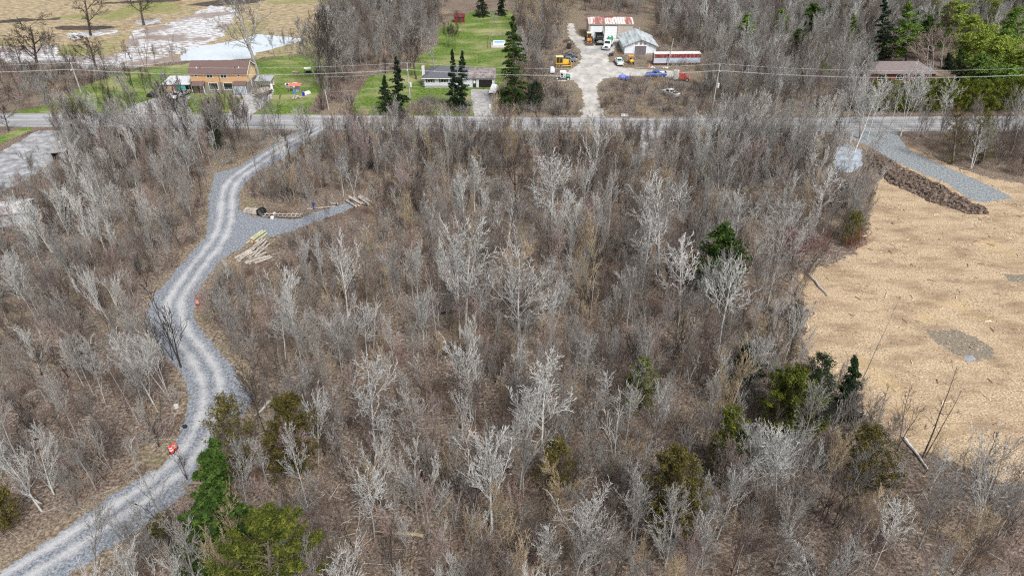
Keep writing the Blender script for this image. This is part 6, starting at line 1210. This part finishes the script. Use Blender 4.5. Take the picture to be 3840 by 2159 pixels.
# ------------------------------------------------------------------ labels for every bare tree
LM = [(20, 300, 'near the road at the left edge'), (200, 300, 'along the road left of the brown roofed house'), (560, 300, 'by the road below the brown roofed house'), (160, 420, 'near the small wooden hut'), (380, 480, 'left of the upper lane'), (300, 650, 'deep in the left woods'), (60, 700, 'at the left edge below the pale lot'), (180, 900, 'in the left woods above the lane curve'), (60, 1100, 'low on the left edge above the lane'), (420, 900, 'at the left verge of the lane curve'), (300, 1150, 'just above the lower lane'), (240, 1420, 'below the lower lane in the corner'),
      (700, 430, 'right of the lane where it meets the road'), (720, 620, 'right of the big log stack'), (860, 470, 'above the loose log pile'), (640, 850, 'right of the lane below the log stack'), (650, 1080, 'around the thin bronze cedar by the lane'), (620, 1330, 'beside the big bright spruce'), (820, 1000, 'right of the dense bronze cedar'), (850, 1330, 'right of the big bright spruce at the bottom'), (950, 420, 'below the road before the bungalow'), (1000, 650, 'in the woods right of the loose log pile'), (900, 820, 'in the woods left of the tall pale clump'), (1170, 850, 'at the tall pale clump in the centre'), (1180, 1060, 'around the big fan-shaped pale tree'),
      (1050, 1250, 'in the lower middle woods'), (1240, 1330, 'around the broad white tree at bottom centre'), (1120, 1450, 'at the bottom edge left of centre'), (1300, 900, 'around the lone tall pale trunk in the centre'), (1200, 450, 'in the woods below the bungalow driveway'), (1400, 420, 'below the mouth of the dirt driveway'), (1400, 650, 'in the centre woods right of the pale clump'), (1500, 800, 'in the open brown woods right of centre'), (1420, 1000, 'above the small bronze cedar'), (1400, 1200, 'around the small bronze cedar'), (1480, 1420, 'at the bottom edge right of centre'), (1650, 660, 'around the widest pale crown above the lone pine'), (1640, 430, 'below the short grey drive off the road'), (1620, 980, 'around the small green cedar in the centre'), (1650, 1150, 'above the orange tinged cedar'), (1700, 1370, 'below the orange tinged cedar'),
      (1830, 700, 'around the lone ragged pine'), (1800, 900, 'below the lone ragged pine'), (1880, 1050, 'between the two olive cedars left of the field'), (1950, 1270, 'below the broad bright green cedar'), (2050, 1420, 'at the bottom edge around the white domed tree'), (1950, 780, 'at the left edge of the chipped field'), (1850, 420, 'in the tall row below the machinery plot'), (2050, 400, 'in the tall row left of the small pond'), (2140, 500, 'above the corner of the chipped field'), (2250, 1130, 'at the lower edge of the chipped field'), (2450, 1250, 'below the chipped field at right'), (2300, 1400, 'in the lower right corner woods'), (2530, 1400, 'in the bottom right corner'), (2370, 380, 'right of the gravel strip by the road'), (2530, 400, 'at the right edge above the chipped field'),
      (830, 120, 'in the copse between the two lawns'), (980, 150, 'in the copse left of the bungalow'), (1000, 30, 'at the top of the copse behind the bungalow'), (1180, 100, 'on the bungalow lawn'), (1350, 80, 'left of the workshop track'), (1370, 250, 'between the tall spruce and the dirt driveway'), (1540, 20, 'behind the workshop'), (1600, 250, 'in the machinery plot by the road'), (1750, 120, 'right of the weathered shed and trailer'), (1850, 220, 'around the right transformer pole'), (1750, 20, 'in the back woods above the transformer pole'), (1950, 80, 'in the back woods left of the evergreens'), (2050, 230, 'left of the cedar row'), (2350, 100, 'among the evergreens behind the brick bungalow'), (2540, 40, 'in the top right corner'), (80, 180, 'on the marsh bank at the left'), (230, 120, 'standing in the marsh'), (360, 120, 'at the marsh channel above the left lawn'), (650, 160, 'beside the pond behind the brown roofed house'), (80, 240, 'in the brush between marsh and road'), (320, 260, 'on the left lawn near the road')]
TN = dict(pale='pale', grey='grey', brown='brownish', dark='dark', pink='reddish', ochre='ochre', red='red')
KN = dict(vase='spreading', slender='slender', wide='gnarled', round='domed', sapling='thin', snag='broken', fallen='fallen')
from collections import defaultdict
buckets = defaultdict(list)
for it in BOOK:
    o, kd, tn, h, (sx, sy) = it; lm = min(LM, key=lambda q: (q[0]-sx)**2+((q[1]-sy)*1.3)**2)[2]
    buckets[(('fallen trunk' if kd == 'fallen' else 'leafless tree'), KN[kd] if kd != 'fallen' else '', TN[tn], lm)].append((sx, o, kd))
ORD = ['', 'second', 'third', 'fourth', 'fifth', 'sixth', 'seventh', 'eighth', 'ninth', 'tenth', 'eleventh', 'twelfth', 'thirteenth', 'fourteenth', 'fifteenth', 'sixteenth']
for (noun, kn, tn, lm), its in buckets.items():
    its.sort(key=lambda q: q[0]); n = len(its)
    for i, (sx, o, kd) in enumerate(its):
        base = ' '.join(q for q in (kn, tn, noun) if q)
        if n == 1: lb = '%s %s' % (base, lm)
        elif i == 0: lb = 'leftmost %s %s' % (base, lm)
        elif i == n-1: lb = 'rightmost %s %s' % (base, lm)
        elif n == 3: lb = 'middle %s %s' % (base, lm)
        else: lb = '%s from left %s %s' % (ORD[min(i, 15)], base, lm)
        tag(o, lb, 'tree trunk' if kd == 'fallen' else 'tree', 'fallen trunks in the woods' if kd == 'fallen' else 'leafless trees')
